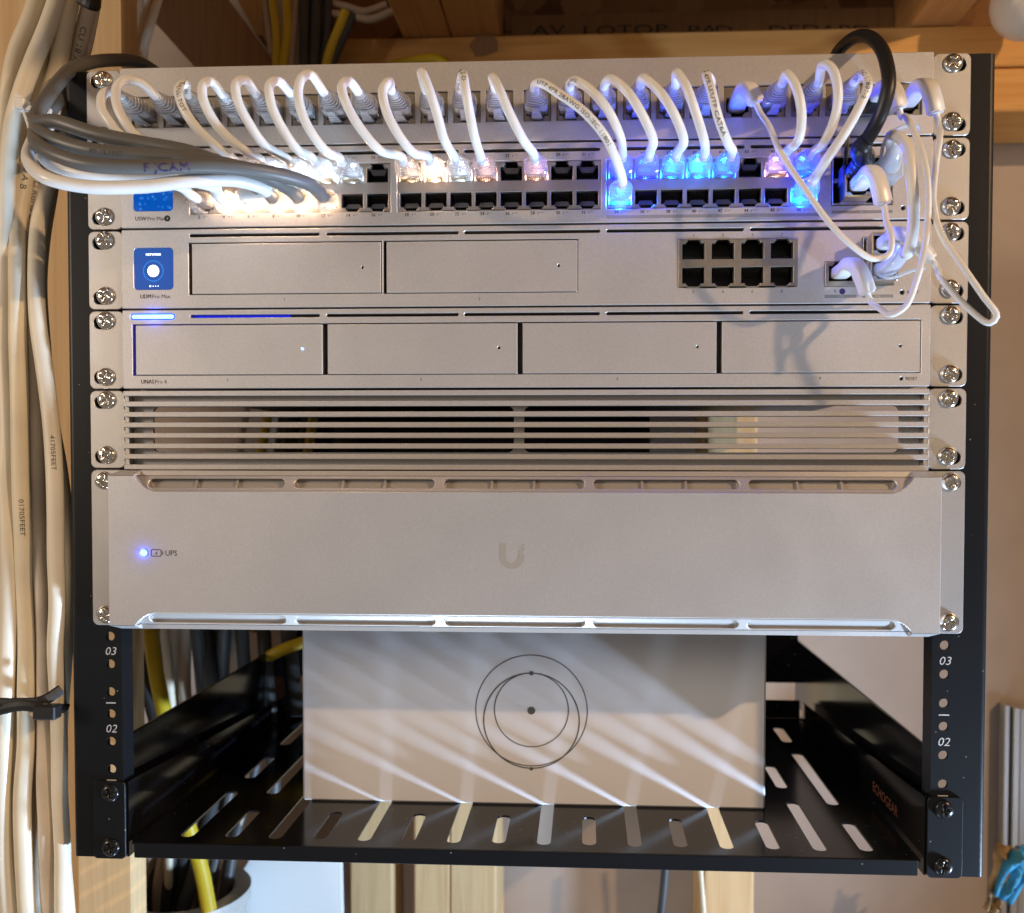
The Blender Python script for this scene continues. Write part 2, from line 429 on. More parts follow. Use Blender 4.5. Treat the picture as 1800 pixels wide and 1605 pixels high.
# ------------------------------------------------------------------ shared small pieces
U = 44.45
def screw_mesh(name, mat, R=5.1, H=2.3):
    mb = MB(); na, nr = 48, 14
    vs = [(0, -H + 1.6, 0)]
    for j in range(1, nr + 1):
        rr = R * j / nr
        for k in range(na):
            a = 2 * math.pi * k / na
            x, z = rr * math.cos(a), rr * math.sin(a)
            h = H * (1 - (rr / R) ** 2.6) ** 0.5 if j < nr else 0
            arm = (abs(x) < 0.74 and abs(z) < 3.0) or (abs(z) < 0.74 and abs(x) < 3.0)
            if arm: h = min(h, H - 2.0 + 0.4 * rr / 3.0)
            vs.append((x, -h, z))
    fs = [(0, 1 + (k + 1) % na, 1 + k) for k in range(na)]
    for j in range(nr - 1):
        b = 1 + j * na
        for k in range(na): fs.append((b + k, b + (k + 1) % na, b + na + (k + 1) % na, b + na + k))
    mb.add(vs, fs, True); me = mb.mesh(name); me.materials.append(MATS[mat]); return me
SCREW = screw_mesh('screw', 'nickel'); BSCREW = screw_mesh('screw', 'black_screw', 5.2, 2.4)
def screws(root, z_list, xs=(-231.8, 232.0), y=-1.7, me=None):
    for z in z_list:
        for x in xs: link(me or SCREW, 'screw', root, (x + random.uniform(-.3, .3), y, z + random.uniform(-.3, .3)), (0, random.uniform(-.7, .7), 0))
def capsule(x0, x1, z0, z1, n=6):
    return rrect(x0, x1, z0, z1, min(x1 - x0, z1 - z0) / 2 - 0.001, n)
def ears(root, z0, z1, zs, inner=221.5):
    for s in (-1, 1):
        xa, xb = (-241.3, -inner) if s < 0 else (inner, 241.3)
        out = rrect(xa, xb, z0, z1, 3.2)
        hs = []
        for z in zs:
            cx = s * 234.2
            hs.append(capsule(cx - 4.6, cx + 4.6, z - 3.5, z + 3.5))
        plate(MB(), out, hs, -1.6, 0.6, 0.35).build('ear', 'silver_ear', root)
def rj_hole(x, z, up, wd=11.8, h=7.6, nw=6.2, nh=2.3, sw=3.2, sh=1.0):
    """jack opening with its stepped latch notch; up: notch above"""
    q = [(-wd / 2, -h / 2), (-nw / 2 - .9, -h / 2), (-nw / 2 - .9, -h / 2 - sh), (-nw / 2, -h / 2 - sh), (-nw / 2, -h / 2 - nh), (nw / 2, -h / 2 - nh), (nw / 2, -h / 2 - sh), (nw / 2 + .9, -h / 2 - sh), (nw / 2 + .9, -h / 2), (wd / 2, -h / 2), (wd / 2, h / 2), (-wd / 2, h / 2)]
    if up: q = [(a, -b) for a, b in q]
    return ccw([(x + a, z + b) for a, b in q])
def port_mesh(name, grey):
    """socket interior, latch side down, origin at the opening centre: dark box, comb of contacts, sloping tongue"""
    mb = MB(); W, H0, H1, D = 6.4, -6.4, 4.3, 12.5
    vs = [(-W, 0.3, H0), (W, 0.3, H0), (W, 0.3, H1), (-W, 0.3, H1), (-W, D, H0), (W, D, H0), (W, D, H1), (-W, D, H1)]
    mb.add(vs, [(4, 7, 6, 5), (0, 4, 5, 1), (1, 5, 6, 2), (2, 6, 7, 3), (3, 7, 4, 0)])
    me = mb.mesh(name); me.materials.append(MATS['port_plastic']); me.materials.append(MATS['pin_grey']); me.materials.append(MATS['port_grey'])
    m2 = MB(); m2.v = [(x / S, y / S, z / S) for x, y, z in [v.co for v in me.vertices]]; m2.f = [tuple(p.vertices) for p in me.polygons]; m2.sm = [False] * len(m2.f); n0 = len(m2.f)
    for k in range(8):
        x = -3.9 + k * 1.115
        m2.add([(x - .26, 1.2, 3.6), (x + .26, 1.2, 3.6), (x + .26, 8.5, 0.4), (x - .26, 8.5, 0.4)], [(0, 1, 2, 3)])
    n1 = len(m2.f)
    if grey:
        m2.add([(-4.8, 2.5, -3.6), (4.8, 2.5, -3.6), (3.2, 3.5, -0.8), (-3.2, 3.5, -0.8), (-3.2, 11, -0.6), (3.2, 11, -0.6)], [(0, 1, 2, 3), (3, 2, 5, 4)])
        m2.box(-6.3, -3.4, 1.5, 4, -6.2, -3.4); m2.box(3.4, 6.3, 1.5, 4, -6.2, -3.4)
    me2 = m2.mesh(name)
    for mt in ('port_plastic', 'pin_grey', 'port_grey'): me2.materials.append(MATS[mt])
    for i, pl in enumerate(me2.polygons): pl.material_index = 0 if i < n0 else (1 if i < n1 else 2)
    bpy.data.meshes.remove(me); return me2
PORT = port_mesh('port', True); PORT_B = port_mesh('port', False)
# clear modular plug: body, boot, latch; origin on the jack face, axis -y outwards, latch down
def plug_meshes():
    b = MB().box(-5.85, 5.85, -9.5, 7, -3.3, 3.5, 0.5)
    for k in range(7): b.box(-5.2, 5.2, -8.6 + 0 * k, -8.2, -2.8 + k * .9, -2.5 + k * .9)
    body = b.mesh('plug_body'); body.materials.append(MATS['clear_plug'])
    c = MB()
    for k in range(8): c.box(-3.95 + k * 1.12, -3.4 + k * 1.12, -5.5, 3, 3.0, 3.7)
    con = c.mesh('contacts'); con.materials.append(MATS['gold_pin'])
    def sec(y, ra, rb, e, n=20):
        out = []
        for k in range(n):
            a = 2 * math.pi * k / n; ca, sa = math.cos(a), math.sin(a)
            out.append((math.copysign(abs(ca) ** e, ca) * ra, y, math.copysign(abs(sa) ** e, sa) * rb))
        return out
    bo = MB(); vs = []; n = 20; rows = 0
    prof = []
    y = -7.0
    prof.append((y, 6.4, 4.6, .45)); prof.append((-11.5, 6.3, 4.6, .5))
    for j in range(6):
        t = j / 5; ra, rb = 6.1 + (3.4 - 6.1) * t, 4.5 + (3.3 - 4.5) * t; e = .55 + .45 * t
        y0 = -11.8 - j * 2.3
        prof += [(y0, ra, rb, e), (y0 - 1.3, ra * .98, rb * .98, e), (y0 - 1.4, ra * .82, rb * .82, e), (y0 - 2.2, ra * .80, rb * .80, e)]
    prof += [(-26.2, 3.0, 3.0, 1), (-26.6, 2.5, 2.5, 1)]
    for pr in prof: vs += sec(*pr)
    fs = []
    for i in range(len(prof) - 1):
        for k in range(n): fs.append((i * n + k, i * n + (k + 1) % n, (i + 1) * n + (k + 1) % n, (i + 1) * n + k))
    bo.add(vs, fs, False)
    boot = bo.mesh('boot'); boot.materials.append(MATS['clear_boot'])
    l = MB()
    prof2 = [(3, -4.4, 3.0), (0, -6.3, 3.0), (-4, -6.6, 2.9), (-8, -6.3, 2.2), (-14, -5.6, 1.9)]
    for (ya, za, wa), (yb, zb, wb) in zip(prof2, prof2[1:]):
        l.add([(-wa, ya, za), (wa, ya, za), (wb, yb, zb), (-wb, yb, zb), (-wa, ya, za + .9), (wa, ya, za + .9), (wb, yb, zb + .9), (-wb, yb, zb + .9)], [(0, 1, 2, 3), (7, 6, 5, 4), (0, 4, 5, 1), (1, 5, 6, 2), (2, 6, 7, 3), (3, 7, 4, 0)])
    for k in range(3): l.box(-2.3, 2.3, -5.0 - k * 2.2, -4.2 - k * 2.2, -6.9 + k * .22, -6.3 + k * .22)
    lat = l.mesh('latch'); lat.materials.append(MATS['clear_plug'])
    return body, con, boot, lat
PLUG, CONTACTS, BOOT, LATCH = plug_meshes()
clear('bright_boot', (0.98, 0.98, 1.0), 0.34, 0.05, 0.5)  # milkier copy of the clear boot; its colour stands in for inner reflections
def recoat(me, mt):
    m2 = me.copy(); m2.materials.clear(); m2.materials.append(MATS[mt]); return m2
PBOOT, PLATCH, PPLUG = recoat(BOOT, 'bright_boot'), recoat(LATCH, 'bright_boot'), recoat(PLUG, 'bright_boot')
def plug(root, pos, flip=False, boot=True, bright=False):
    ry = math.pi if flip else 0.0
    j = random.uniform(-.02, .02)
    b = link(PPLUG if bright else PLUG, 'plug', root, pos, (0, ry, j))
    for me, nm in ((CONTACTS, 'contacts'), (PBOOT if bright else BOOT, 'boot'), (PLATCH if bright else LATCH, 'latch')):
        if nm == 'boot' and not boot: continue
        o = link(me, nm); o.parent = b; o.matrix_parent_inverse = Matrix.Identity(4)
    return b

# ================================================================== the setting
def struct(o): o['kind'] = 'structure'; return o
struct(MB().box(-1100, 1500, 440, 452, -900, 560).build('wall', 'drywall'))
struct(MB().box(-1100, -214, 440, 452, 560.2, 850).build('wall', 'drywall'))
struct(MB().box(-213, 1500, 400, 412, 617.5, 850).build('rim_board', 'osb'))
struct(MB().box(-1100, 1500, -1200, 440, 852, 866).build('ceiling', 'osb'))
rim = bpy.data.objects['rim_board']
MB().box(-40, 326, 394, 399.8, 617.6, 655).build('ledger', 'brown_board', rim)
for tx, uu in (('-', 888), ('AV', 935), ('I', 1026), ('OTOP', 1048), ('PA', 1210), ('D', 1258), ('DED', 1352), ('AB', 1440), ('D', 1500)):
    p_ = at(uu, 62, 393.8); t = MB(); put_text(t, tx, p_.x, p_.z, 393.8, 9.5, 'l', 1.9); t.build('lettering', 'ink', rim)
def timber(name, x0, x1, y0, y1, z0, z1, mat, label, cat):
    return tag(MB().box(x0, x1, y0, y1, z0, z1, 1.5).build(name, mat), label, cat)
timber('top_plate', -213, 900, 350, 439, 580.5, 617, 'pine_x', 'horizontal pine beam directly above the rack with a dark knot', 'beam')
timber('lower_plate', -213, 900, 351, 439, 541, 579, 'pine_x', 'second pine beam under the top one, lit yellow right of the rack', 'beam')
timber('joist', -131, -87, -700, 399, 617.6, 850, 'pine_y', 'left of the two paired pine joists above the beam', 'joist')
timber('joist', -86, -42, -700, 399, 617.6, 850, 'pine_y', 'right of the two paired pine joists above the beam', 'joist')
timber('joist', 327, 368, -700, 399, 617.6, 850, 'pine_y', 'single pine joist beside the white light bulb', 'joist')
# studs seen below the shelf and through its slots
def sx(u): return at(u, 1560, 350).x
for a, b, lab in ((615, 690, 'narrow pine stud beside the bright white panel under the shelf'), (728, 790, 'left one of two touching pine studs under the shelf'), (791.5, 872, 'right one of two touching pine studs under the shelf'), (1237, 1325, 'lone pine stud under the right half of the shelf')):
    timber('wall_stud', sx(a), sx(b), 350, 439, -900, 540, 'pine_z', lab, 'stud')
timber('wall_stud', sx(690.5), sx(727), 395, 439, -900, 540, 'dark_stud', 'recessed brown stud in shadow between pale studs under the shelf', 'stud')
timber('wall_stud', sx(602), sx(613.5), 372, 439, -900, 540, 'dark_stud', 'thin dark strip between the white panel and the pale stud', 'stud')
# left: stud the rack is fixed to, boards beyond
timber('wall_stud', -319, -279, 118, 140, -900, 640, 'pine_z', 'pale pine stud right behind the left rack post', 'stud')
timber('wall_board', -560, -321, 150, 172, -900, 700, 'pine_z', 'wide pine board behind the white cable bundle', 'board')
timber('diagonal_brace', 0, 1, 0, 1, 0, 1, 'brown_board', 'dark brown board running diagonally behind the cables, top left', 'board')
d = bpy.data.objects['diagonal_brace']
q = [at(228, -10, 330), at(362, 140, 330), at(502, 140, 330), at(372, -40, 330)]
mb = MB(); vs = [(p.x, 330, p.z) for p in q] + [(p.x, 368, p.z) for p in q]
mb.add(vs, [(3, 2, 1, 0), (4, 5, 6, 7), (0, 1, 5, 4), (1, 2, 6, 5), (2, 3, 7, 6), (3, 0, 4, 7)])
d.data = mb.mesh('diagonal_brace'); d.data.materials.append(MATS['brown_board'])
q = [at(395, -40, 345), at(452, 62, 345), at(460, 62, 345), at(460, -40, 345)]
mb = MB(); vs = [(p.x, 345, p.z) for p in q] + [(p.x, 380, p.z) for p in q]
mb.add(vs, [(3, 2, 1, 0), (4, 5, 6, 7), (0, 1, 5, 4), (1, 2, 6, 5), (2, 3, 7, 6), (3, 0, 4, 7)])
tag(mb.build('wood_offcut', 'pine_z'), 'small pale wood wedge beside the diagonal brown board', 'board')
# knot on the beam
mb = MB(); kp = at(850, 80, 350)
mb.add([(kp.x + random.uniform(.75, 1.1) * 15 * math.cos(a * .52), 349.7, kp.z + random.uniform(.8, 1.1) * 11 * math.sin(a * .52)) for a in range(12)], [tuple(range(12))])
mb.build('knot', 'dark_stud', bpy.data.objects['top_plate'])
# bright white panel leaning bottom left
q = [at(75, 2100, 300), at(446, 1500, 300), at(598, 1500, 300), at(612, 2100, 300)]
mb = MB(); vs = [(p.x, 300, p.z) for p in q] + [(p.x, 308, p.z) for p in q]
mb.add(vs, [(3, 2, 1, 0), (4, 5, 6, 7), (0, 1, 5, 4), (1, 2, 6, 5), (2, 3, 7, 6), (3, 0, 4, 7)])
o = mb.build('white_board', 'panel_white'); tag(o, 'bright bluish white panel with slanted edge below the shelf', 'panel')
# grey pipe mouth swallowing the cables
c = at(322, 1563, 250); R = (at(408, 1563, 250) - at(236, 1563, 250)).length / 2
pv = thing('grey_pipe', (c.x, 250, c.z - 150), 'open grey plastic pipe below the shelf with cables dropping into it', 'pipe')
mb = MB(); prof = [(R + 9, -400), (R + 9, -14), (R + 13, -10), (R + 13, 0), (R, 0), (R - 1, -400)]
n = 40; vs = []; fs = []
for rr, zz in prof:
    for k in range(n): vs.append((c.x + rr * math.cos(2 * math.pi * k / n), 250 + rr * math.sin(2 * math.pi * k / n), c.z + zz))
for i in range(len(prof) - 1):
    for k in range(n): fs.append((i * n + k, i * n + (k + 1) % n, (i + 1) * n + (k + 1) % n, (i + 1) * n + k))
mb.add(vs, fs, False); mb.build('pipe_wall', 'pvc_grey', pv)
put_disc(mb2 := MB(), 0, 0, 0, 1)
# bulb
c = at(1807, 5, 300); br = 29.5
bl = thing('light_bulb', (c.x, 300, c.z + 75), 'unlit white globe bulb in the top right corner', 'bulb')
mb = MB(); vs = []; fs = []; n = 32; prof = []
for k in range(0, 15):
    a = -math.pi / 2 + math.pi * 0.80 * k / 14; prof.append((br * math.cos(a), br * math.sin(a)))
prof += [(14.5, 30), (13.5, 42)]
for rr, zz in prof:
    for k in range(n): vs.append((c.x + rr * math.cos(2 * math.pi * k / n), 300 + rr * math.sin(2 * math.pi * k / n), c.z + zz))
for i in range(len(prof) - 1):
    for k in range(n): fs.append((i * n + k, i * n + (k + 1) % n, (i + 1) * n + (k + 1) % n, (i + 1) * n + k))
mb.add(vs, fs, True); mb.build('globe', 'bulb_white', bl)
MB().tube([Vector((c.x, 300, c.z + 40)), Vector((c.x, 300, c.z + 240))], 17, 20, smooth=True).build('socket', 'bulb_white', bl)
# door frame and hanging rag, right edge
DY = 95
fx = at(1766, 1300, 330 + DY).x; ztop = at(1780, 1240, 330 + DY).z
fr = thing('door_frame', (fx + 20, 330 + DY, -600), 'grey ribbed metal frame edge at the lower right', 'frame')
for k, (a, b, y) in enumerate(((0, 5, 330), (7, 13, 326), (15, 22, 330))):
    MB().box(fx + a, fx + b, y + DY, 348 + DY - 4, -900, ztop - k * 1.5, 0.8).build('rib', 'alu', fr)
MB().box(fx + 22.4, fx + 300, 335 + DY, 439, -900, ztop - 4, 1).build('panel', 'panel_white', fr)
def rag(pts, wd, Y, mat, name, label):
    mb = MB(); path = catmull([at(u, v, Y) for u, v in pts], 4)
    n = 9; vs = []
    for i, P in enumerate(path):
        t = i / (len(path) - 1)
        T = (path[min(i + 1, len(path) - 1)] - path[max(i - 1, 0)]).normalized(); B = T.cross(Vector((0, 1, 0))).normalized()
        ww = wd(t)
        for k in range(n):
            s_ = k / (n - 1) - .5
            vs.append(P + B * (s_ * ww) + Vector((0, 5 * math.sin(k * 1.9 + i * .4) + 3 * math.sin(i * .9 + k), 0)))
    m_ = len(path)
    fs = [(i * n + k, i * n + k + 1, (i + 1) * n + k + 1, (i + 1) * n + k) for i in range(m_ - 1) for k in range(n - 1)]
    mb.add(vs, fs, True); o = mb.build(name, mat)
    so = o.modifiers.new('t', 'SOLIDIFY'); so.thickness = 0.0012
    return tag(o, label, 'rag')
rag([(1775, 1487), (1768, 1520), (1755, 1555), (1738, 1600)], lambda t: 20 - 10 * t, 300, 'tan_cloth', 'rag', 'brown crumpled rag hanging at the lower right edge')
rag([(1815, 1500), (1790, 1525), (1772, 1560), (1760, 1580)], lambda t: 24 - 13 * abs(t - .4), 292, 'teal_cloth', 'rag', 'teal crumpled rag hanging at the lower right edge')

# ================================================================== rack frame
rack = thing('equipment_rack', (0, 150, 0), 'black open metal equipment rack holding all the silver devices', 'rack')
for s in (-1, 1):
    xin, xout = 226.0, 255.5
    hs = []
    for u in range(10):
        for hz in (6.35, 22.225, 38.1): hs.append(circ(s * 232.6, u * U + hz, 2.65, 14))
    mb = MB(); xa, xb = sorted((s * xin, s * (xout - 3)))
    plate(mb, [(xa, 0), (xb, 0), (xb, 444.5), (xa, 444.5)], hs, 0.8, 2.8, 0.0)
    prof = [(xout - 3, 0.8)] + [(xout - 3 + 3 * math.sin(a), 3.8 - 3 * math.cos(a)) for a in (math.radians(15 * k) for k in range(1, 7))] + [(xout, 40), (xout - 2, 40), (xout - 2, 4.0), (xout - 3, 2.8)]
    m_ = len(prof)
    vs = [(s * x, y, 0) for x, y in prof] + [(s * x, y, 444.5) for x, y in prof]
    mb.add(vs, [(k, k + 1, m_ + k + 1, m_ + k) for k in range(m_ - 1)] + [tuple(range(m_)), tuple(range(m_, 2 * m_))])
    mb.add([(s * 226.0, 2.8, 0), (s * 226.0, 14, 0), (s * 227.4, 14, 0), (s * 227.4, 2.8, 0), (s * 226.0, 2.8, 444.5), (s * 226.0, 14, 444.5), (s * 227.4, 14, 444.5), (s * 227.4, 2.8, 444.5)], [(0, 1, 5, 4), (1, 2, 6, 5), (2, 3, 7, 6)])
    po = mb.build('post', 'black_paint', rack)
    for z0, z1, nm in ((8, 66.5, 'bottom_rail'), (392, 440, 'top_rail')):
        mb = MB(); x0, x1 = sorted((s * 229, s * 231.2)); mb.box(x0, x1, 15, 345, z0, z1, 0.4)
        mb.build(nm, 'black_gloss', rack)
    for u in (1, 2):
        mb = MB(); put_text(mb, '%02d' % (u + 1), s * 232.6, u * U + 27.5, 0.72, 4.7, 'c', 1.05, 0.22); mb.build('unit_number', 'ink_white', po)
        mb = MB(); put_rect(mb, s * 232.6 - 2.8, s * 232.6 + 2.8, u * U - .35, u * U + .35, 0.72); mb.build('tick_mark', 'ink_white', po)
MB().box(-231, 231, 343, 346, 27, 118).build('rear_bar', 'black_gloss', rack)
MB().box(-231, 231, 343, 346, 400, 440).build('rear_bar', 'black_gloss', rack)
MB().box(-231, 96, 343, 346, 205, 285).build('shade_sheet', 'black_gloss', rack)  # black sheet added behind the vent openings to darken them

# ================================================================== shelf
shelf = thing('rack_shelf', (0, 145, 8), 'black slotted metal shelf at the bottom of the rack', 'shelf')
hs = []
for k in range(-2, 14):
    x = -142 + 26 * k
    segs = ((11, 54), (83, 192), (219, 262)) if k % 2 else ((10, 87), (113, 161), (190, 278))
    for y0, y1 in segs: hs.append(capsule(x - 4.0, x + 4.0, y0, y1, 4))
mb = MB(); plate(mb, [(-221.5, 1.4), (221.5, 1.4), (221.5, 291), (-221.5, 291)], hs, 0, -1.3, 0.0, True, lambda q: (q[0], q[2], 8.8 + q[1]))
mb.f = [tuple(reversed(f)) for f in mb.f]; mb.build('floor', 'black_gloss', shelf)
MB().box(-219.5, 219.5, -0.2, 1.3, 0.2, 8.8, 0.3).build('front_lip', 'black_paint', shelf)
MB().box(-221, 221, 289.8, 291.2, 9, 24).build('rear_lip', 'black_gloss', shelf)
for s in (-1, 1):
    mb = MB(); x0, x1 = s * 223.0, s * 224.3
    q = [(1.2, 0.3), (291, 7), (291, 22), (1.2, 43.6)]
    vs = [(x0, y, z) for y, z in q] + [(x1, y, z) for y, z in q]
    mb.add(vs, [(0, 1, 2, 3), (4, 5, 6, 7), (0, 4, 5, 1), (1, 5, 6, 2), (2, 6, 7, 3), (3, 7, 4, 0)])
    mb.add([(s * 221.0, 2, 8.7), (s * 223.1, 2, 10.6), (s * 223.1, 290, 10.6), (s * 221.0, 290, 8.7)], [(0, 1, 2, 3)])
    sd = mb.build('side', 'black_gloss', shelf)
    xa, xb = sorted((s * 224.0, s * 243))
    plate(MB(), rrect(xa, xb, -0.4, 44.2, 2.6), [], -0.9, 0.7, 0.35).build('ear', 'black_paint', shelf)
    for z in (37.6, 6.2): link(BSCREW, 'screw', shelf, (s * 232.6, -1.0, z), (0, random.uniform(-.4, .4), 0))
    if s > 0:
        mb = MB(); vs, fs, wd = text2d('ECHOGEAR', 6.6)
        mb.add([(222.9, 92 - a * 1.0, 15.5 + b) for a, b in vs], fs)
        mb.build('printed_word', 'ink_orange', sd)

# white box on the shelf
bx = thing('white_box', (4, 150, 9), 'glossy white box with printed thin circles standing on the shelf', 'box')
MB().box(-143.5, 150.5, 72, 230, 9.0, 128, 1.2).build('case', 'box_white', bx)
mb = MB(); yy = 71.9; c = at(934, 1249, 72); k = (at(1032, 1249, 72) - at(836, 1249, 72)).length / 196
put_ring(mb, c.x, c.z, yy, 98 * k, 1.9 * k, 96); put_ring(mb, c.x, c.z + 1 * k, yy - .03, 65 * k, 1.9 * k, 80)
put_ring(mb, c.x, c.z - 18 * k, yy - .06, 84 * k, 2.2 * k, 90)
for dz, rr in ((0, 7), (66, 4), (-103, 3.2)): put_disc(mb, c.x, c.z + dz * k, yy - .09, rr * k)
mb.build('printed_circles', 'line_grey', bx)

# ================================================================== devices
FY = -4.0
def chassis(root, z0, z1, depth=300):
    MB().box(-219, 219, 1.2, depth, z0 + .8, z1 - .8).build('chassis', 'dark_body', root)
def segs_slots(z, last):
    return [capsule(a, b, z - 0.85, z + 0.85, 3) for a, b in ((-182.5, -109.5), (-105.8, -32.4), (-29.3, 44.8), (48.2, 122.1), (125.2, last))]
def backing(root, z0, z1, y=3.5): MB().box(-218, 218, y, y + 1, z0 + 1, z1 - 1).build('backing', 'black', root)

# ---- patch panel
z0 = 9 * U + .5; z1 = 10 * U - .5
pp = thing('patch_bay', (0, 20, z0), 'silver patch panel with 24 jacks, topmost device in the rack', 'patch panel')
JX = [-(9.9 + 17.9 * (11 - i)) for i in range(12)] + [10.6 + 17.93 * i for i in range(12)]
JZ = 419.6
hs = [rrect(x - 7.4, x + 7.4, JZ - 8.4, JZ + 8.4) for x in JX]
plate(MB(), rrect(-221, 221, z0, z1, .4, 1), hs, FY, 1.2, 0.3).build('faceplate', 'silver', pp)
ears(pp, z0, z1, (z0 + 6, z1 - 6.0)); screws(pp, (z1 - 5.4, z0 + 7.6))
mb = MB(); plate(mb, rrect(-7.2, 7.2, -8.2, 8.2, .3, 1), [rj_hole(0, -1.4, False)], -1.6, 2, 0.2); JACK = mb.mesh('jack'); JACK.materials.append(MATS['keystone'])
for x in JX:
    j = link(JACK, 'jack', pp, (x, -1.2, JZ))
    o = link(PORT_B, 'socket'); o.parent = j; o.location = Vector((0, -1.2, -1.4)) * S
MB().box(-219, 219, 14, 60, z0 + 1, z1 - 1).build('chassis', 'dark_body', pp)

# ---- network switch
z0 = 8 * U + .5; z1 = 9 * U - .5
sw = thing('network_switch', (0, 150, z0), 'silver switch with two rows of ports and glowing plugs, second from the top', 'switch')
C1 = [-174.8 + 13.95 * i for i in range(8)]; C2 = [-58.7 + 13.78 * i for i in range(8)]; C3 = [55.6 + 13.9 * i for i in range(8)]
COLS = C1 + C2 + C3
ZT, ZB = 383.6, 369.4
banks = [(c[0] - 7.4, c[-1] + 7.4) for c in (C1, C2, C3)]
zb0, zb1 = 363.4, 389.9
hs = [rrect(a, b, zb0, zb1) for a, b in banks] + [rrect(168.3, 200.5, 363.8, 389.7)] + segs_slots(395.6, 196.5) + [rrect(-214.2, -191.6, 365.4, 388.2, 2.2)] + [circ(206.0, 362.0, 1.2, 12)]
plate(MB(), rrect(-221, 221, z0, z1, .4, 1), hs, FY, 1.2, 0.3).build('faceplate', 'silver', sw)
MB().box(-218, 218, 3.5, 4.5, 391, z1 - 1).build('backing', 'black', sw)
MB().box(202, 212, 3.5, 4.5, 358, 365).build('backing', 'black', sw)
MB().box(-219, 219, 20, 300, z0 + .8, z1 - .8).build('chassis', 'dark_body', sw)
ears(sw, z0, z1, (z0 + 6.4, z1 - 6.4)); screws(sw, (z1 - 6.0, z0 + 6.9))
for (a, b), cs in zip(banks, (C1, C2, C3)):
    mb = MB(); plate(mb, rrect(a + .15, b - .15, zb0 + .15, zb1 - .15), [rj_hole(x, ZT - .2, True) for x in cs] + [rj_hole(x, ZB + .2, False) for x in cs], -3.7, 0.5, 0.25)
    fr_ = mb.build('port_frame', 'frame_metal', sw)
    for x in cs:
        o = link(PORT, 'port', sw, (x, -3.5, ZT - .2), (0, math.pi, 0)); o = link(PORT, 'port', sw, (x, -3.5, ZB + .2))
MB().box(-214, -191.8, -3.6, -3.0, 365.6, 388).build('screen', 'screen_stars', sw)
mb = MB()
n = 1
for i, x in enumerate(COLS):
    plus = '+' if i % 8 < 4 or i < 12 else '++'
    for num, z in ((2 * i + 1, 392.1), (2 * i + 2, 360.9)):
        wd = put_text(mb, str(num), x - 2.1, z, FY - .05, 1.75, 'c', 1, 0, 1); put_bolt(mb, x + .9, z, FY - .05, 1.55)
        put_text(mb, plus, x + 2.0, z + .5, FY - .05, 1.1, 'l')
mb.build('port_numbers', 'ink', sw); mb = MB()
wd = put_text(mb, 'USW', -213.0, 360.2, FY - .05, 2.3, 'l', .9, 0, 1); put_text(mb, 'Pro Max', -212.2 + wd, 360.2, FY - .05, 2.2, 'l')
put_disc(mb, -194.8, 361.2, FY - .05, 1.75)
mb.build('model_name', 'ink', sw); mb = MB()
put_text(mb, 'RESET', 208.6, 361.2, FY - .05, 1.7, 'l')
mb.build('reset_label', 'ink', sw)
mb = MB(); put_rect(mb, 48.3, 164.8, 358.2, 359.9, FY - .05); put_rect(mb, 168.3, 200.4, 359.4, 361.0, FY - .05); mb.build('speed_bars', 'grey_bar', sw)
mb = MB(); put_text(mb, '2.5G', 106, 358.6, FY - .1, 1.1); put_text(mb, '10G', 184, 359.8, FY - .1, 1.0); put_bolt(mb, -194.8, 360.4, FY - .1, 1.7); mb.build('light_lettering', 'silver', sw)
# transceiver cages
def cage(root, x0, x1, z0_, z1_, rows, cols):
    hs = []
    for i in range(cols):
        for j in range(rows):
            w_, h_ = (x1 - x0) / cols, (z1_ - z0_) / rows
            hs.append(rrect(x0 + i * w_ + .8, x0 + (i + 1) * w_ - .8, z0_ + j * h_ + 1.1, z0_ + (j + 1) * h_ - 1.1))
    plate(MB(), rrect(x0 + .1, x1 - .1, z0_ + .1, z1_ - .1), hs, -4.8, 14, .2, False).build('transceiver_cage', 'cage_metal', root)
    MB().box(x0, x1, 14, 15, z0_, z1_).build('cage_back', 'black', root)
cage(sw, 168.3, 200.5, 363.8, 389.7, 2, 2)

# ---- gateway
z0 = 7 * U + .5; z1 = 8 * U - .5
gw = thing('gateway', (0, 150, z0), 'silver device with round dot on blue screen, two drive bays and eight ports', 'gateway')
hs = segs_slots(351.6, 196.3) + [rrect(-214.2, -191.8, 322.0, 345.1, 2.2), rrect(-183.0, -74.8, 319.0, 347.6), rrect(-74.0, 33.0, 318.8, 347.6), rrect(86.9, 150.6, 320.8, 346.5), rrect(165.1, 181.8, 320.6, 334.0), rrect(184.8, 201.4, 321.2, 346.6), circ(206, 317.3, 1.2, 12)]
plate(MB(), rrect(-221, 221, z0, z1, .4, 1), hs, FY, 1.2, 0.3).build('faceplate', 'silver', gw)
def bay(root, x0, x1, z0_, z1_, hx, hz, gapl=1.5):
    b = MB(); plate(b, rrect(x0 + gapl + .4, x1 - .45, z0_ + .4, z1_ - .6, .2, 1), [circ(hx, hz, .75, 12)], FY - .05, 2.4, 0.25)
    return b.build('drive_bay', 'silver', root)
bay(gw, -183, -74.8, 319, 347.6, -85.5, 333.2); bay(gw, -74, 33, 318.8, 347.6, 22.3, 333.2)
MB().box(-218, 84, 3.5, 4.5, z0 + 1, z1 - 1).build('backing', 'black', gw); MB().box(84.2, 218, 12.5, 13.5, z0 + 1, z1 - 1).build('backing', 'black', gw)
MB().box(84.2, 218, 3.5, 4.5, 347.4, z1 - 1).build('backing', 'black', gw)
MB().box(-219, 219, 20, 300, z0 + .8, z1 - .8).build('chassis', 'dark_body', gw)
ears(gw, z0, z1, (z0 + 6.4, z1 - 6.4)); screws(gw, (z1 - 5.2, z0 + 7.6))
scx = -203.0
MB().box(-214, -192, -3.6, -3.0, 322.2, 344.9).build('screen', 'screen_blue', gw)
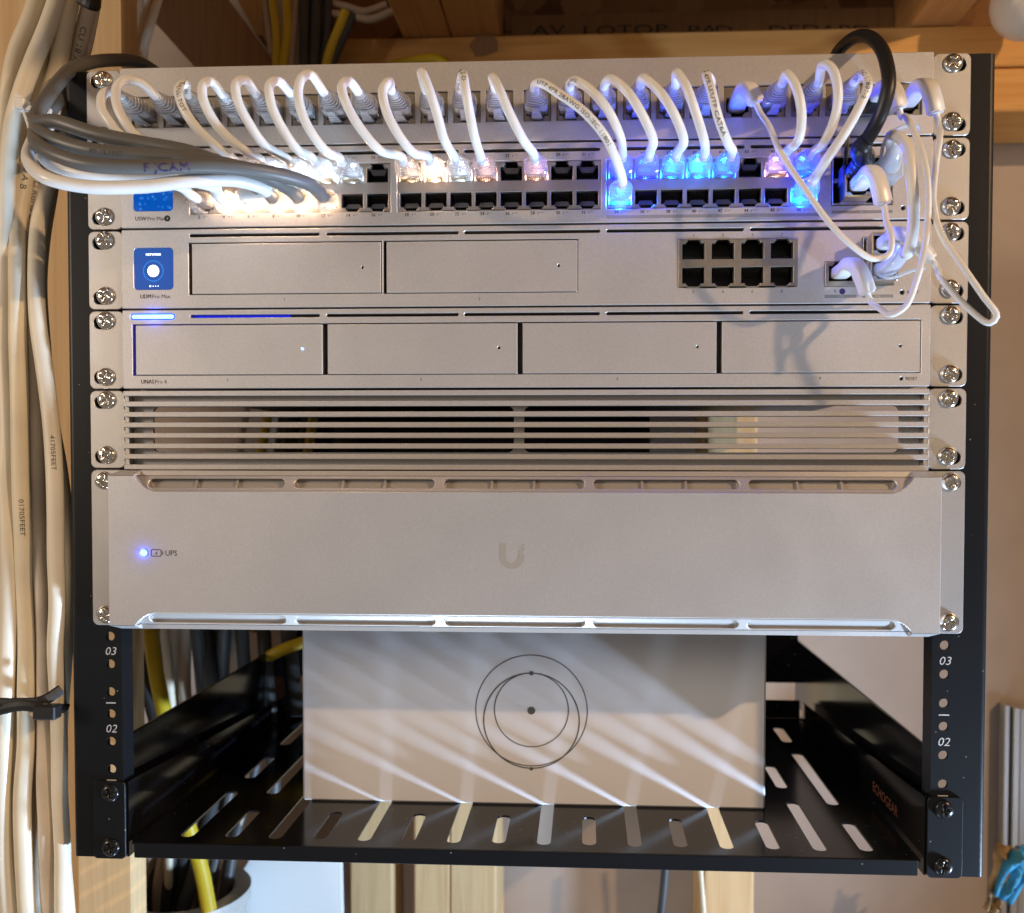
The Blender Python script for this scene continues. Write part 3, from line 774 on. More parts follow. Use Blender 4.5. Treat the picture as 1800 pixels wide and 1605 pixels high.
so = [o for o in gw.children if o.name.startswith('screen')][0]
mb = MB(); put_disc(mb, scx - .2, 332.4, -3.72, 3.3, 32); put_text(mb, 'NETWORK', scx, 340.9, -3.72, 1.25, 'c', 1, 0, 1); put_disc(mb, -205.0, 324.0, -3.72, .5, 10)
for k in range(3): put_disc(mb, -203.3 + 1.4 * k, 324.0, -3.72, .28, 8)
mb.build('screen_graphics', 'screen_white', so)
mb = MB(); put_ring(mb, scx - .2, 332.4, -3.68, 5.6, .5, 48); mb.build('screen_ring', 'screen_ring', so)
px = [95.1 + 15.75 * i for i in range(4)]
plate(MB(), rrect(87, 150.5, 320.9, 346.4), [rj_hole(x, 340.2, True, 12.0, 8.6) for x in px] + [rj_hole(x, 327.2, False, 12.0, 8.6) for x in px], -4.3, 0.5, .25).build('port_frame', 'keystone', gw)
for x in px:
    link(PORT_B, 'port', gw, (x, -3.4, 340.2), (0, math.pi, 0)); link(PORT_B, 'port', gw, (x, -3.4, 327.2))
plate(MB(), rrect(165.2, 181.7, 320.7, 333.9), [rj_hole(173.4, 327.6, True, 12.4, 8.2)], -4.4, 0.5, .25).build('port_frame', 'keystone', gw)
link(PORT_B, 'port', gw, (173.4, -3.4, 327.6), (0, math.pi, 0))
cage(gw, 184.8, 201.4, 321.2, 346.6, 2, 1)
mb = MB()
for i, x in enumerate(px):
    put_text(mb, str(2 * i + 1), x, 347.9, FY - .05, 1.6); put_text(mb, str(2 * i + 2), x, 317.6, FY - .05, 1.6)
put_text(mb, '1', -129.1, 315.4, FY - .05, 1.6); put_text(mb, '2', -20.9, 314.8, FY - .05, 1.6); put_text(mb, '9', 170.6, 317.2, FY - .05, 1.8)
wd = put_text(mb, 'UDM', -210.6, 317.2, FY - .05, 2.3, 'l', .9, 0, 1); put_text(mb, 'Pro Max', -209.8 + wd, 317.2, FY - .05, 2.2, 'l'); put_text(mb, 'RESET', 208.6, 316.5, FY - .05, 1.7, 'l')
mb.build('lettering', 'ink', gw)
mb = MB(); put_rect(mb, 165.1, 181.9, 314.5, 316.2, FY - .05); put_rect(mb, 184.8, 201.2, 314.5, 316.2, FY - .05); mb.build('speed_bars', 'grey_bar', gw)
mb = MB(); put_text(mb, '2.5G', 173.5, 314.9, FY - .1, 1.1); put_text(mb, '10G', 193, 314.9, FY - .1, 1.1); mb.build('light_lettering', 'silver', gw)
mb = MB(); put_disc(mb, 174.4, 318.0, FY - .05, 1.6); mb.build('globe_mark', 'ink_purple', gw)
mb = MB(); put_disc(mb, at(1527, 461, -5).x, at(1527, 461, -5).z, -4.95, .9, 10); mb.build('status_light', 'led_green', gw)

# ---- storage
z0 = 6 * U + .5; z1 = 7 * U - .5
ns = thing('storage_unit', (0, 150, z0), 'silver device with four drive bays and blue light bar', 'storage')
bays = [(-215.4, -107.6, -119.1), (-107.0, 0.3, -10.2), (0.9, 108.2, 97.5), (108.8, 216.2, 205.4)]
hs = [rrect(-215.4, 216.3, 274.4, 302.8), capsule(-216.6, -191.0, 305.3, 308.9, 4)] + segs_slots(307.1, 196.5) + [circ(206.2, 271.3, 1.0, 12)]
plate(MB(), rrect(-221, 221, z0, z1, .4, 1), hs, FY, 1.2, 0.3).build('faceplate', 'silver', ns)
for i, (a, b, hx) in enumerate(bays):
    o = bay(ns, a, b, 274.4, 302.8, hx, 288.8, 1.5)
    if i == 0:
        mb = MB(); put_disc(mb, hx, 288.8, FY + .3, .74, 12); mb.build('status_light', 'led_bar', o)
MB().box(-218, 218, 3.5, 4.5, z0 + 1, z1 - 1).build('backing', 'port_grey', ns)
MB().box(-216.5, -191.1, -3.3, 0, 305.4, 308.8).build('bar_halo', 'led_halo', ns)  # glowing rim added around the bar for its blue halo
plate(MB(), capsule(-215.8, -191.8, 306.0, 308.2, 4), [], -3.9, -3.4, .1).build('light_core', 'led_bar', ns)
MB().box(-219, 219, 8, 300, z0 + .8, z1 - .8).build('chassis', 'dark_body', ns)
ears(ns, z0, z1, (z0 + 6.4, z1 - 6.4)); screws(ns, (z1 - 5.2, z0 + 6.6))
mb = MB()
for tx, xx in (('1', -161.5), ('2', -53.2), ('3', 54.3), ('4', 163.0)): put_text(mb, tx, xx, 271.0, FY - .05, 1.6)
wd = put_text(mb, 'UNAS', -210.6, 269.9, FY - .05, 2.3, 'l', .9, 0, 1); put_text(mb, 'Pro 4', -209.8 + wd, 269.9, FY - .05, 2.2, 'l'); put_text(mb, 'RESET', 208.4, 270.5, FY - .05, 1.7, 'l')
mb.build('lettering', 'ink', ns)
MB().box(-215.3, -213.0, 2.5, 3.3, 275, 302.6).build('leak_glow', 'led_leak', ns)  # glowing strips added behind the gaps for blue leaking from the bar
MB().box(-214.0, -170, 2.5, 3.3, 301.6, 303.6).build('leak_glow', 'led_leak', ns)
MB().box(-182.4, -128, 2.5, 3.3, 306.0, 308.2).build('leak_glow', 'led_leak', ns)
lamp('bar_glow', (-203.5, -6.0, 307.1), (-203, 5, 307), 'POINT', 0.004, (0.02, 0.06, 1.0), .8)

# ---- vent panel
z0 = 5 * U + .5; z1 = 6 * U - .5
vp = thing('slatted_blank', (0, 0, z0), 'silver blank panel with horizontal slats and dark openings behind', 'vent panel')
plate(MB(), rrect(-219, 219, z0 + .4, z1 - .4), [rrect(-207.6, -2.6, 231.8, 257.4, 3.6), rrect(3.2, 208, 231.8, 257.4, 3.6)], 4.0, 5.4, 0.2).build('back_plate', 'silver', vp)
SL = None
for k in range(8):
    zc = z1 - 1.75 - k * 5.86
    if SL is None:
        SL = MB().box(-221, 221, FY, 3.9, -1.4, 1.4, 0.25).mesh('slat'); SL.materials.append(MATS['silver'])
    link(SL, 'slat', vp, (0, 0, zc))
for s in (-1, 1):
    xa, xb = sorted((s * 219.2, s * 221.4)); MB().box(xa, xb, -1.2, 5.2, z0 + .5, z1 - .5).build('end_plate', 'silver_ear', vp)
ears(vp, z0, z1, (z0 + 6.4, z1 - 6.4)); screws(vp, (z1 - 5.2, z0 + 7.2))

# ---- power supply
z0 = 3 * U + .5; z1 = 5 * U - .5
up = thing('power_supply', (0, 120, z0), 'large plain silver two unit backup battery with blue light', 'battery')
X0, X1, YF = -224.2, 223.6, -16.5
zt, zb_ = 221.4, 133.6
inx0, inx1 = -207.5, 207.5
face = [(X0, zb_ + 2.6), (inx0 - 2, zb_ + 2.6), (inx0 - .5, zb_ + 4.6), (inx0 + 2.5, zb_ + 7.2), (inx0 + 6, zb_ + 9), (inx0 + 10, zb_ + 9.8), (inx1 - 10, zb_ + 9.8), (inx1 - 6, zb_ + 9), (inx1 - 2.5, zb_ + 7.2), (inx1 + .5, zb_ + 4.6), (inx1 + 2, zb_ + 2.6), (X1, zb_ + 2.6), (X1, zt - 2.6), (inx1 + 2, zt - 2.6), (inx1 + .5, zt - 5), (inx1 - 2.5, zt - 8), (inx1 - 6, zt - 10.2), (inx1 - 10, zt - 11.2), (inx0 + 10, zt - 11.2), (inx0 + 6, zt - 10.2), (inx0 + 2.5, zt - 8), (inx0 - .5, zt - 5), (inx0 - 2, zt - 2.6), (X0, zt - 2.6)]
mb = MB(); plate(mb, face, [circ(-204.0, 176.4, 2.3, 16)], YF, 0.4, 0.35, False); mb.build('front_panel', 'silver_ups', up)
# narrow outer chamfers above and below
for zz, sg in ((zt, 1), (zb_, -1)):
    a = zz - sg * 2.6; ya, yb = YF + .1, YF + 5.6
    st = [(X0 + .35, YF + .05, X0 + 4), (inx0 - 2.2, YF + .05, inx0 - 2), (inx0 - 1, yb, inx0 - 1), (inx1 + 1, yb, inx1 + 1), (inx1 + 2.2, YF + .05, inx1 + 2), (X1 - .35, YF + .05, X1 - 4)]
    mb = MB(); vs = []
    for xa_, y_, xz_ in st: vs += [(xa_, y_, a), (xz_, YF + 6.4, zz), (xz_, .5, zz)]
    mb.add(vs, [f for k in range(5) for f in ((3 * k, 3 * k + 3, 3 * k + 4, 3 * k + 1), (3 * k + 1, 3 * k + 4, 3 * k + 5, 3 * k + 2))])
    mb.build('edge', 'silver_ups', up)
    # sloping grille with five slots
    zi = zt - 11.2 if sg > 0 else zb_ + 9.8; zo = a
    hgt = abs(zo - zi)
    sl = [(-202.6, -126.6), (-121.2, -44.2), (-39.2, 36.9), (41.4, 119.0), (123.8, 201.3)]
    def xf(q, zi=zi, sg=sg, hgt=hgt, ya=ya, yb=yb):
        t_ = q[2] / hgt; return (q[0], ya + (yb - ya) * t_ + q[1], zi + sg * q[2])
    hs = [capsule(p0, p1, hgt / 2 - 2.5, hgt / 2 + 2.4, 5) for p0, p1 in sl]
    mb = MB(); plate(mb, [(inx0 - 2, 0), (inx1 + 2, 0), (inx1 + 2, hgt), (inx0 - 2, hgt)], hs, 0, 4.5, 0.5, False, xf); g = mb.build('grille', 'silver_ups', up)
    mb = MB(); mb.add([xf((xx, 4.6 if sg > 0 else 2.4, hh_)) for xx, hh_ in ((-206, -1.5), (206, -1.5), (206, hgt + .5), (-206, hgt + .5))], [(0, 1, 2, 3)]); mb.build('grille_floor', 'silver_ups', up)
    for p0, p1 in sl:
        for f in ((.34, .64) if sg > 0 else ()):
            xx = p0 + (p1 - p0) * f; mb = MB(); mb.add([xf((xx + dx, dy, hh_)) for dx in (-.6, .6) for dy in (2.6, 4.5) for hh_ in (.8, hgt - .8)], [(0, 1, 3, 2), (4, 6, 7, 5), (0, 4, 5, 1), (2, 3, 7, 6), (0, 2, 6, 4), (1, 5, 7, 3)]); mb.build('grille_rib', 'silver_ups', up)
MB().box(-219, 219, 1.2, 300, z0 + .8, z1 - .8).build('chassis', 'dark_body', up)
ears(up, z0, z1, (z0 + 6.4, z1 - 6.4), 218); screws(up, (z1 - 6.0, z0 + 6.0), (-233.4, 233.4))
mb = MB(); n = 16
mb.add([(-204.0, YF - .9, 176.4)] + [(x, YF - .2, z) for x, z in circ(-204.0, 176.4, 1.9, n)], [(0, 1 + k, 1 + (k + 1) % n) for k in range(n)], True); mb.build('status_light', 'led_bar', up)
MB().box(-206.4, -201.6, YF + .4, YF + 2, 174, 178.8).build('status_halo', 'led_halo', up)  # glowing rim added around the status light for its blue halo
lamp('status_glow', (-205.0, YF - 2.2, 176.4), (-205, 0, 176), 'POINT', 0.002, (0.02, 0.06, 1.0), .6)
mb = MB(); yy = YF - .06
for q in (rrect(-200.2, -194.2, 174.4, 178.4, 1.0),):
    ii = offset(q, .42); n = len(q)
    mb.add([(a, yy, b) for a, b in q] + [(a, yy, b) for a, b in ii], [(k, (k + 1) % n, n + (k + 1) % n, n + k) for k in range(n)])
put_rect(mb, -193.7, -193.3, 175.4, 177.4, yy); put_bolt(mb, -197.2, 175.1, yy - .02, 2.4); put_text(mb, 'UPS', -192.0, 174.9, yy, 3.1, 'l', .95)
mb.build('lettering', 'ink', up)
# u-shaped emblem
mb = MB(); c = at(901, 978, YF); kx = 1 / 3.36
w_, st, hh = 44 * kx, 11 * kx, 46 * kx
vs = []; fs = []
cx, cz = c.x - .3, c.z - hh / 2 + w_ / 2; n = 24
for k in range(n + 1):
    a = math.pi + math.pi * k / n
    for rr in (w_ / 2, w_ / 2 - st): vs.append((cx + rr * math.cos(a), yy, cz + rr * math.sin(a)))
fs = [(2 * k, 2 * k + 1, 2 * k + 3, 2 * k + 2) for k in range(n)]
mb.add(vs, fs); put_rect(mb, cx - w_ / 2, cx - w_ / 2 + st, cz, c.z + hh / 2, yy); put_rect(mb, cx + w_ / 2 - st, cx + w_ / 2, cz, cz + 5.2 * kx, yy)
for a, b, s_ in ((-11, 8, 3.5), (-6, 7, 3), (-4, 12, 4.5), (-3, 20, 3), (-9, 15, 2.5)): put_rect(mb, cx + w_ / 2 + a * kx, cx + w_ / 2 + (a + s_) * kx, cz + b * kx, cz + (b + s_) * kx, yy)
mb.build('emblem', 'logo_grey', up)

# ================================================================== transceivers
def transceiver(x, z, out, label, trim, up_latch=True, cond=True):
    t_ = thing('transceiver', (x, FY, z), label, 'transceiver', 'copper transceiver modules in the cages')
    plate(MB(), rrect(x - 6.9, x + 6.9, z - 5.9, z + 5.9, .6, 2), [rj_hole(x, z + .5, False, 11.8, 7.4, 6, 1.6)], -out, 10, 0.3).build('shell', 'cage_metal', t_)
    plate(MB(), rrect(x - 7.1, x + 7.1, z - 6.1, z + 6.1, .6, 2), [rrect(x - 6.2, x + 6.2, z - 5.2, z + 5.2)], -out - .3, -out + 1.5, 0.2).build('trim', trim, t_)
    link(PORT_B, 'socket', t_, (x, -out + .4, z + .5))
    return t_
TRA = transceiver(179.0, 370.6, 17, 'silver copper module in the lower left cage of the switch', 'brass')
TRB = transceiver(193.0, 340.2, 17, 'brass trimmed copper module in the upper cage of the two bay device', 'brass')
TRC = transceiver(193.0, 327.6, 15, 'silver copper module in the lower cage of the two bay device', 'cage_metal')

# ================================================================== patch cords
def cord_path(p0, p1, pix, y0, y1, bulge):
    n = len(pix); mid = []
    for i, pp_ in enumerate(pix):
        t_ = (i + 1) / (n + 1)
        Y = pp_[2] if len(pp_) > 2 else y0 + (y1 - y0) * t_ - bulge * math.sin(math.pi * t_)
        mid.append(at(pp_[0], pp_[1], Y))
    return catmull([p0] + mid + [p1], 1.6)
CORDS = [
 # jack, port, pixels, label, printed text (string, start mm, size) or None
 (0, 1, [(196, 160), (181, 166), (178, 190), (192, 214), (212, 236), (280, 262), (322, 276)], 'white patch cord in the first patch panel jack from the left', None),
 (1, 3, [(245, 144), (219, 141), (204, 158), (207, 190), (222, 218), (245, 243), (310, 268), (360, 280)], 'white patch cord in the second patch panel jack from the left, dropping behind grey cables', None),
 (2, 5, [(326, 147), (314, 156), (320, 185), (340, 218), (362, 242), (392, 266)], 'lettered white patch cord in the third patch panel jack from the left', ('568-TIA/ANSI TOT', 12, 2.0)),
 (3, 7, [(372, 143), (358, 148), (356, 170), (368, 200), (392, 233), (430, 265)], 'white patch cord in the fourth patch panel jack from the left', None),
 (4, 9, [(430, 140), (415, 148), (418, 178), (436, 214), (464, 254)], 'white patch cord in the fifth patch panel jack from the left', None),
 (5, 11, [(488, 142), (474, 150), (477, 184), (494, 222), (522, 262)], 'white patch cord in the sixth patch panel jack from the left', None),
 (6, 13, [(546, 131), (530, 138), (524, 164), (533, 205), (554, 243), (576, 268)], 'tall looping white patch cord in the seventh patch panel jack from the left', None),
 (7, 17, [(612, 142), (601, 152), (609, 183), (634, 226), (668, 264)], 'white patch cord ending at the first plug right of an empty top port', None),
 (8, 19, [(684, 143), (673, 158), (679, 195), (700, 236), (726, 268)], 'white patch cord ending in the blown out warm white plug of the top row', None),
 (9, 21, [(741, 130), (742, 128), (754, 157), (768, 200), (781, 246)], 'white patch cord ending in the cool white plug next to the brightest top plug', None),
 (10, 23, [(814, 131), (817, 150), (824, 190), (834, 240)], 'lettered white patch cord running straight down to a dim orange plug', ('TIA-568 2-D', 10, 2.1)),
 (11, 27, [(866, 136), (876, 154), (896, 200), (920, 246)], 'white patch cord ending in a dim orange plug between empty ports', None),
 (12, 34, [(952, 146), (985, 166), (1028, 198), (1062, 238), (1082, 278)], 'lettered white patch cord crossing to the blue plug in the lower row', ('UTP 4PR 28AWG ISO-IEC 11801', 20, 2.0)),
 (13, 33, [(1012, 142), (1040, 160), (1070, 196), (1090, 240)], 'white patch cord ending in the blue plug above another blue plug', ('24AWG', 14, 1.7)),
 (14, 35, [(1074, 139), (1100, 158), (1128, 200), (1148, 246)], 'white patch cord ending in the dull dark blue plug', None),
 (15, 37, [(1132, 138), (1160, 162), (1187, 205), (1202, 248)], 'white patch cord ending in the pale cyan plug right of the dull blue one', None),
 (16, 39, [(1190, 128), (1205, 150), (1222, 195), (1238, 248)], 'white patch cord ending in the brightest cyan blue plug', None),
 (17, 41, [(1242, 132), (1250, 158), (1263, 208), (1280, 252)], 'lettered white patch cord ending in the last plug before an empty port', ('28AWG 4PR U/UTP CAT6A', 10, 2.1)),
 (19, 45, [(1384, 130), (1400, 155), (1409, 200), (1404, 244)], 'white patch cord ending in the pinkish white plug', None),
 (20, 47, [(1446, 114), (1462, 120), (1473, 160), (1468, 205), (1448, 252)], 'tallest white patch cord, ending in the upper blue plug at right', None),
 (21, 48, [(1518, 130), (1526, 148), (1512, 185), (1484, 235), (1452, 282)], 'lettered white patch cord ending in the lower blue plug at right', ('ISO/IEC 11801-2', 12, 2.1)),
]
def port_pos(n):
    i = (n - 1) // 2; return (COLS[i], -4.5, ZT - .2) if n % 2 else (COLS[i], -4.5, ZB + .2)
for jk, pn, pix, lab, txt in CORDS:
    jp = Vector((JX[jk], -4.0, JZ - 1.4)); sp = Vector(port_pos(pn))
    rt = thing('patch_cable', (jp.x, -30, jp.z), lab, 'cable', 'thick white patch cords')
    plug(rt, jp, bright=True); plug(rt, sp, pn % 2 == 1)
    a = jp + Vector((0, -20, 0)); b = sp + Vector((0, -20, 0))
    a1 = jp + Vector((0, -29, 0.2)); b1 = sp + Vector((0, -28, 0.8))
    n = len(pix); mid = []
    for i, pp_ in enumerate(pix):
        t_ = (i + 1) / (n + 1)
        mid.append(at(pp_[0], pp_[1], -36 - 14 * math.sin(math.pi * t_)))
    path = catmull([a, a1] + mid + [b1, b], 1.4)
    cb = MB().tube(path, 2.35, 14).build('jacket', 'white_cord', rt)
    if txt:
        mb = MB(); wrap_text(mb, path, 2.35, txt[0], txt[1], txt[2], sx=1.3); mb.build('lettering', 'ink_faint', cb)
# glowing light pipes of the switch: small lamps inside the ports
WARM, COOL, BLUE, CYAN, PINK = (1, .66, .40), (.62, .82, 1.0), (.001, .014, 1.0), (.003, .13, 1.0), (1, .50, .36)
DEEP = (.002, .07, 1.0)
GLOW = {1: (COOL, .004), 3: (COOL, .004), 5: (PINK, .02), 7: (COOL, .09), 9: (COOL, .09), 11: (COOL, .05), 13: (COOL, .012), 17: (WARM, .02), 19: (WARM, .13), 21: (COOL, .022), 23: (PINK, .022), 27: (PINK, .022), 33: (BLUE, .10), 35: (BLUE, .05), 37: (CYAN, .035), 39: (CYAN, .075), 41: (CYAN, .018), 45: (PINK, .025), 47: (BLUE, .12),
        4: (WARM, .28), 6: (WARM, .22), 8: (WARM, .28), 10: (WARM, .28), 12: (WARM, .12), 34: (DEEP, .14), 48: (DEEP, .13)}
for pn, (c_, e_) in GLOW.items():
    x, y, z = port_pos(pn); sg = 1 if pn % 2 else -1
    lamp('port_light', (x, -6.5 if pn in (4, 6, 8, 10, 12) else -3.4, z - sg * .4), (x, -40, z), 'POINT', e_ * (1.5 if c_[0] < .1 else (.42 if pn % 2 else .15)), c_, 1.0)

# ================================================================== bulk cables into the lower row
def bulk(name, pts, r, mat, label, cat='cable', port=None, text=None, ink='ink', group=None, sx_=1.2, cords=None):
    """pts: (u, v, Y) pixels with depth"""
    P = [at(*q) for q in pts]
    if pts[0][1] < 0: P.insert(0, P[0] + Vector((14, 60, 230)))
    if name == 'wall_cable':
        if pts[0][1] > 0: P.insert(0, P[0] + Vector((2, 40, 260)))
        P.append(P[-1] + Vector((4, 20, -420)))
        P = catmull(P, 38); ph = random.uniform(0, 9)
        P = [p_ + Vector((1.5 * math.sin(i * .9 + ph) + random.uniform(-.8, .8), 1.6 * math.sin(i * .6 + 2 * ph), 0)) for i, p_ in enumerate(P)]
    if port:
        sp = Vector(port_pos(port)); P += [sp + Vector((0, -14, .3)), sp + Vector((0, -7, 0))]
    path = catmull(P, 2.2)
    rt = thing(name, P[0] if port is None else sp, label, cat, group)
    cb = MB().tube(path, r, 14).build('jacket', mat, rt)
    if port: plug(rt, sp, False, False)
    for tx in (text or []):
        mb = MB(); wrap_text(mb, path, r, tx[0], tx[1], tx[2], tx[3] if len(tx) > 3 else False, tx[4] if len(tx) > 4 else 0, sx_); mb.build('lettering', tx[5] if len(tx) > 5 else 'ink_faint', cb)
    return rt, path
GG = 'thick cables looping from the left into the lower ports'
bulk('network_cable', [(135, -30, 60), (110, 110, 30), (92, 190, -5), (62, 232, -40), (78, 262, -66), (150, 288, -74), (260, 294, -72), (380, 292, -66), (480, 305, -52), (540, 322, -36)], 3.6, 'grey_cord', 'grey cable with purple handwriting, looping in front of the switch', port=12, text=[('STRUCTURED CABLE', 330, 2.4), ('F JCAM', 502, 4.2, False, 0, 'ink_purple')], group=GG)
bulk('network_cable', [(150, -30, 70), (120, 120, 40), (100, 180, 0), (64, 215, -30), (85, 240, -56), (150, 262, -62), (240, 272, -62), (340, 280, -60), (440, 300, -50), (490, 322, -36)], 3.6, 'grey_cord', 'grey cable with faint black print just above the handwritten one', port=10, text=[('09 15 FEET', 472, 2.2)], group=GG)
bulk('network_cable', [(285, 135, 70), (250, 112, 60), (190, 106, 35), (130, 120, 5), (95, 155, -20), (62, 212, -38), (100, 214, -50), (170, 236, -54), (250, 252, -54), (340, 270, -54), (410, 300, -46), (446, 325, -36)], 3.7, 'grey_cord', 'dark grey cable arching over the rack top and sweeping down left', port=8, group=GG)
bulk('network_cable', [(110, 130, 30), (85, 190, -10), (60, 244, -44), (50, 280, -60), (80, 312, -72), (150, 328, -72), (250, 328, -68), (340, 318, -64), (420, 318, -50), (468, 334, -36)], 3.3, 'white_cord', 'lowest white cable sweeping under the grey ones into the switch', port=6, group=GG)
bulk('network_cable', [(120, 130, 40), (95, 200, 0), (72, 255, -36), (84, 284, -50), (130, 302, -58), (220, 312, -58), (310, 314, -56), (370, 325, -44)], 3.2, 'white_cord', 'white cable between the lowest white one and the grey ones', port=4, group=GG)
# loose plug in port 2
rt = thing('patch_cable', port_pos(2), 'short white cable with drooping clear latch in the leftmost lower port', 'cable', 'thick white patch cords')
plug(rt, port_pos(2), False, False)
path = catmull([at(200, 318, -40), at(260, 322, -48), at(310, 326, -40), Vector(port_pos(2)) + Vector((0, -16, 0)), Vector(port_pos(2)) + Vector((0, -7, 0))], 2)
MB().tube(path, 2.6, 12).build('jacket', 'white_cord', rt)

# ================================================================== slim cords
def slim_plug(root, pos, bend, y_out=18):
    """moulded flat plug: straight out of the jack, then bent towards `bend` (mm offset of its cable end)"""
    P = [pos + Vector((0, 4, 0)), pos + Vector((0, -8, 0)), pos + Vector((bend.x * .08, -y_out, bend.z * -.06)), pos + Vector((bend.x * .35, bend.y * .93, bend.z * .16)), pos + Vector((bend.x * .7, bend.y, bend.z * .6)), pos + Vector(bend)]
    path = catmull(P, 1.5)
    def rad(t_): 
        return (4.9 - .8 * min(1, t_ * 1.6), 3.4 + .1 * t_)
    MB().tube(path, rad, 20, flat=.55).build('plug', 'slim_plug', root)
    end = path[-1]; T = (path[-1] - path[-2]).normalized()
    mb = MB(); mb.tube([end - T * .4, end + T * .9], (3.3, 3.4), 16, flat=.7); mb.build('cuff', 'slim_plug', root)
    return end, T
def slim(jpos, jbend, epos, ebend, pix, r, label, mat='slim_cord', text=None, y_out=18, y_out2=18):
    rt = thing('slim_cable', jpos, label, 'cable', 'slim white patch cords')
    a, Ta = slim_plug(rt, jpos, jbend, y_out); b, Tb = slim_plug(rt, epos, ebend, y_out2)
    path = catmull([a - Ta * 3, a + Ta * 5] + [at(*q) for q in pix] + [b + Tb * 5, b - Tb * 3], 1.6)
    cb = MB().tube(path, r, 12).build('jacket', mat, rt)
    if text:
        mb = MB(); wrap_text(mb, path, r, text[0], text[1], text[2]); mb.build('lettering', 'ink', cb)
    return rt
def jackpos(i): return Vector((JX[i], -2.5, JZ - 1.0))
slim(jackpos(18), Vector((5, -27, -9)), Vector((179, -17, 371)), Vector((5, -24, -16)), [(1352, 222, -34), (1372, 268, -40), (1412, 328, -46), (1458, 392, -48), (1498, 432, -48), (1535, 455, -46), (1563, 446, -44), (1567, 415, -44), (1558, 388, -42)], 1.55, 'slim white cord looping from the patch panel down and back up to the switch', text=('CAT6A PATCH CORD', 150, 1.6))
slim(jackpos(22), Vector((5, -27, -13)), Vector((173.4, -4, 328.0)), Vector((7, -25, -15)), [(1592, 205, -36), (1614, 248, -44), (1628, 300, -50), (1632, 350, -52), (1626, 430, -52), (1612, 490, -50), (1592, 538, -46), (1566, 553, -42), (1543, 540, -36)], 1.55, 'slim white cord hanging in a long loop down to the numbered single port')
slim(jackpos(23), Vector((5, -28, -16)), Vector((193, -17, 340.4)), Vector((14, -24, -13)), [(1652, 240, -42), (1644, 300, -46), (1641, 360, -50), (1655, 412, -54), (1690, 465, -58), (1728, 520, -60), (1752, 556, -60), (1740, 568, -58), (1700, 540, -54), (1655, 490, -50)], 1.55, 'slim white cord whose loop hangs out past the right rack post')
# thick white cord with translucent plugs between the two cages
rt = thing('patch_cable', (193, -20, 377), 'white cord with milky plugs between the two transceiver cages', 'cable', 'thick white patch cords')
pa = Vector((193.2, FY, 377.5)); pb = Vector((193, -15, 327.8))
MB().box(pa.x - 6.4, pa.x + 6.4, -24, 4, pa.z - 5, pa.z + 5, 1.0).build('plug', 'milky_plug', rt)
MB().tube(catmull([pa + Vector((0, -18, 1)), pa + Vector((-.5, -24, 4)), pa + Vector((0, -29, 9))], 1.5), lambda t_: (5.2 - 1.6 * t_, 4.6 - 1.2 * t_), 18).build('boot', 'milky_plug', rt)
lp = catmull([pa + Vector((-5.5, -20, 2)), pa + Vector((-4.5, -24, 12)), pa + Vector((3, -26, 18)), pa + Vector((12, -22, 19)), pa + Vector((13, -18, 17))], 1.5)
MB().tube(lp, (1.6, .8), 8).build('latch', 'milky_plug', rt)
MB().tube(catmull([pb + Vector((0, 4, 0)), pb + Vector((0, -8, -1)), pb + Vector((1.5, -16, 2)), pb + Vector((4, -20, 7))], 1.5), lambda t_: (5.2 - 1.5 * t_, 3.8 - .4 * t_), 18, flat=.6).build('plug', 'milky_plug', rt)
MB().tube(catmull([pb + Vector((-4, -6, -5)), pb + Vector((0, -10, -7)), pb + Vector((10, -14, -4)), pb + Vector((16, -14, -3))], 1.5), (1.5, .8), 8).build('latch', 'milky_plug', rt)
path = catmull([pa + Vector((0, -24, 4)), at(1566, 240, -34), at(1582, 242, -40), at(1596, 262, -44), at(1602, 310, -46), at(1606, 370, -46), at(1603, 415, -46), at(1595, 445, -42), pb + Vector((3.4, -18.5, 5))], 1.6)
MB().tube(path, 2.9, 14).build('jacket', 'slim_cord', rt)
# black cord
rt = thing('power_cable', (178, -10, 378), 'thick black cord arching over the rack top into the switch', 'cable')
q0 = Vector((178.5, FY, 377.5))
MB().box(q0.x - 7, q0.x + 7, -14, 6, q0.z - 5.2, q0.z + 5.2, .8).build('plug', 'black_rubber', rt)
bp = catmull([q0 + Vector((0, -10, 0)), q0 + Vector((1.5, -18, 5)), at(1512, 262, -34), at(1524, 246, -38)], 1.2)
MB().tube(bp, lambda t_: (6.0 - 1.9 * t_) * (1 + .05 * (int(t_ * 16) % 2)), 20, smooth=False).build('boot', 'black_rubber', rt)
path = catmull([bp[-3], at(1530, 236, -40), at(1550, 196, -46), at(1562, 150, -48), at(1556, 102, -40), at(1538, 72, -20), at(1514, 63, 5), at(1490, 74, 30), at(1468, 100, 55), at(1450, 150, 70)], 1.8)
MB().tube(path, 3.5, 16).build('jacket', 'black_rubber', rt)
lp = catmull([q0 + Vector((-5.5, -8, 3)), at(1489, 250, -16), at(1492, 228, -14), at(1502, 213, -10)], 1.5)
MB().tube(lp, (2.0, .7), 8).build('pull_tab', 'black_rubber', rt)
MB().box(at(1505, 190, -8).x, at(1548, 190, -8).x, -11, -7, at(1505, 206, -8).z, at(1505, 176, -8).z, .6).build('tab_end', 'black_rubber', rt)

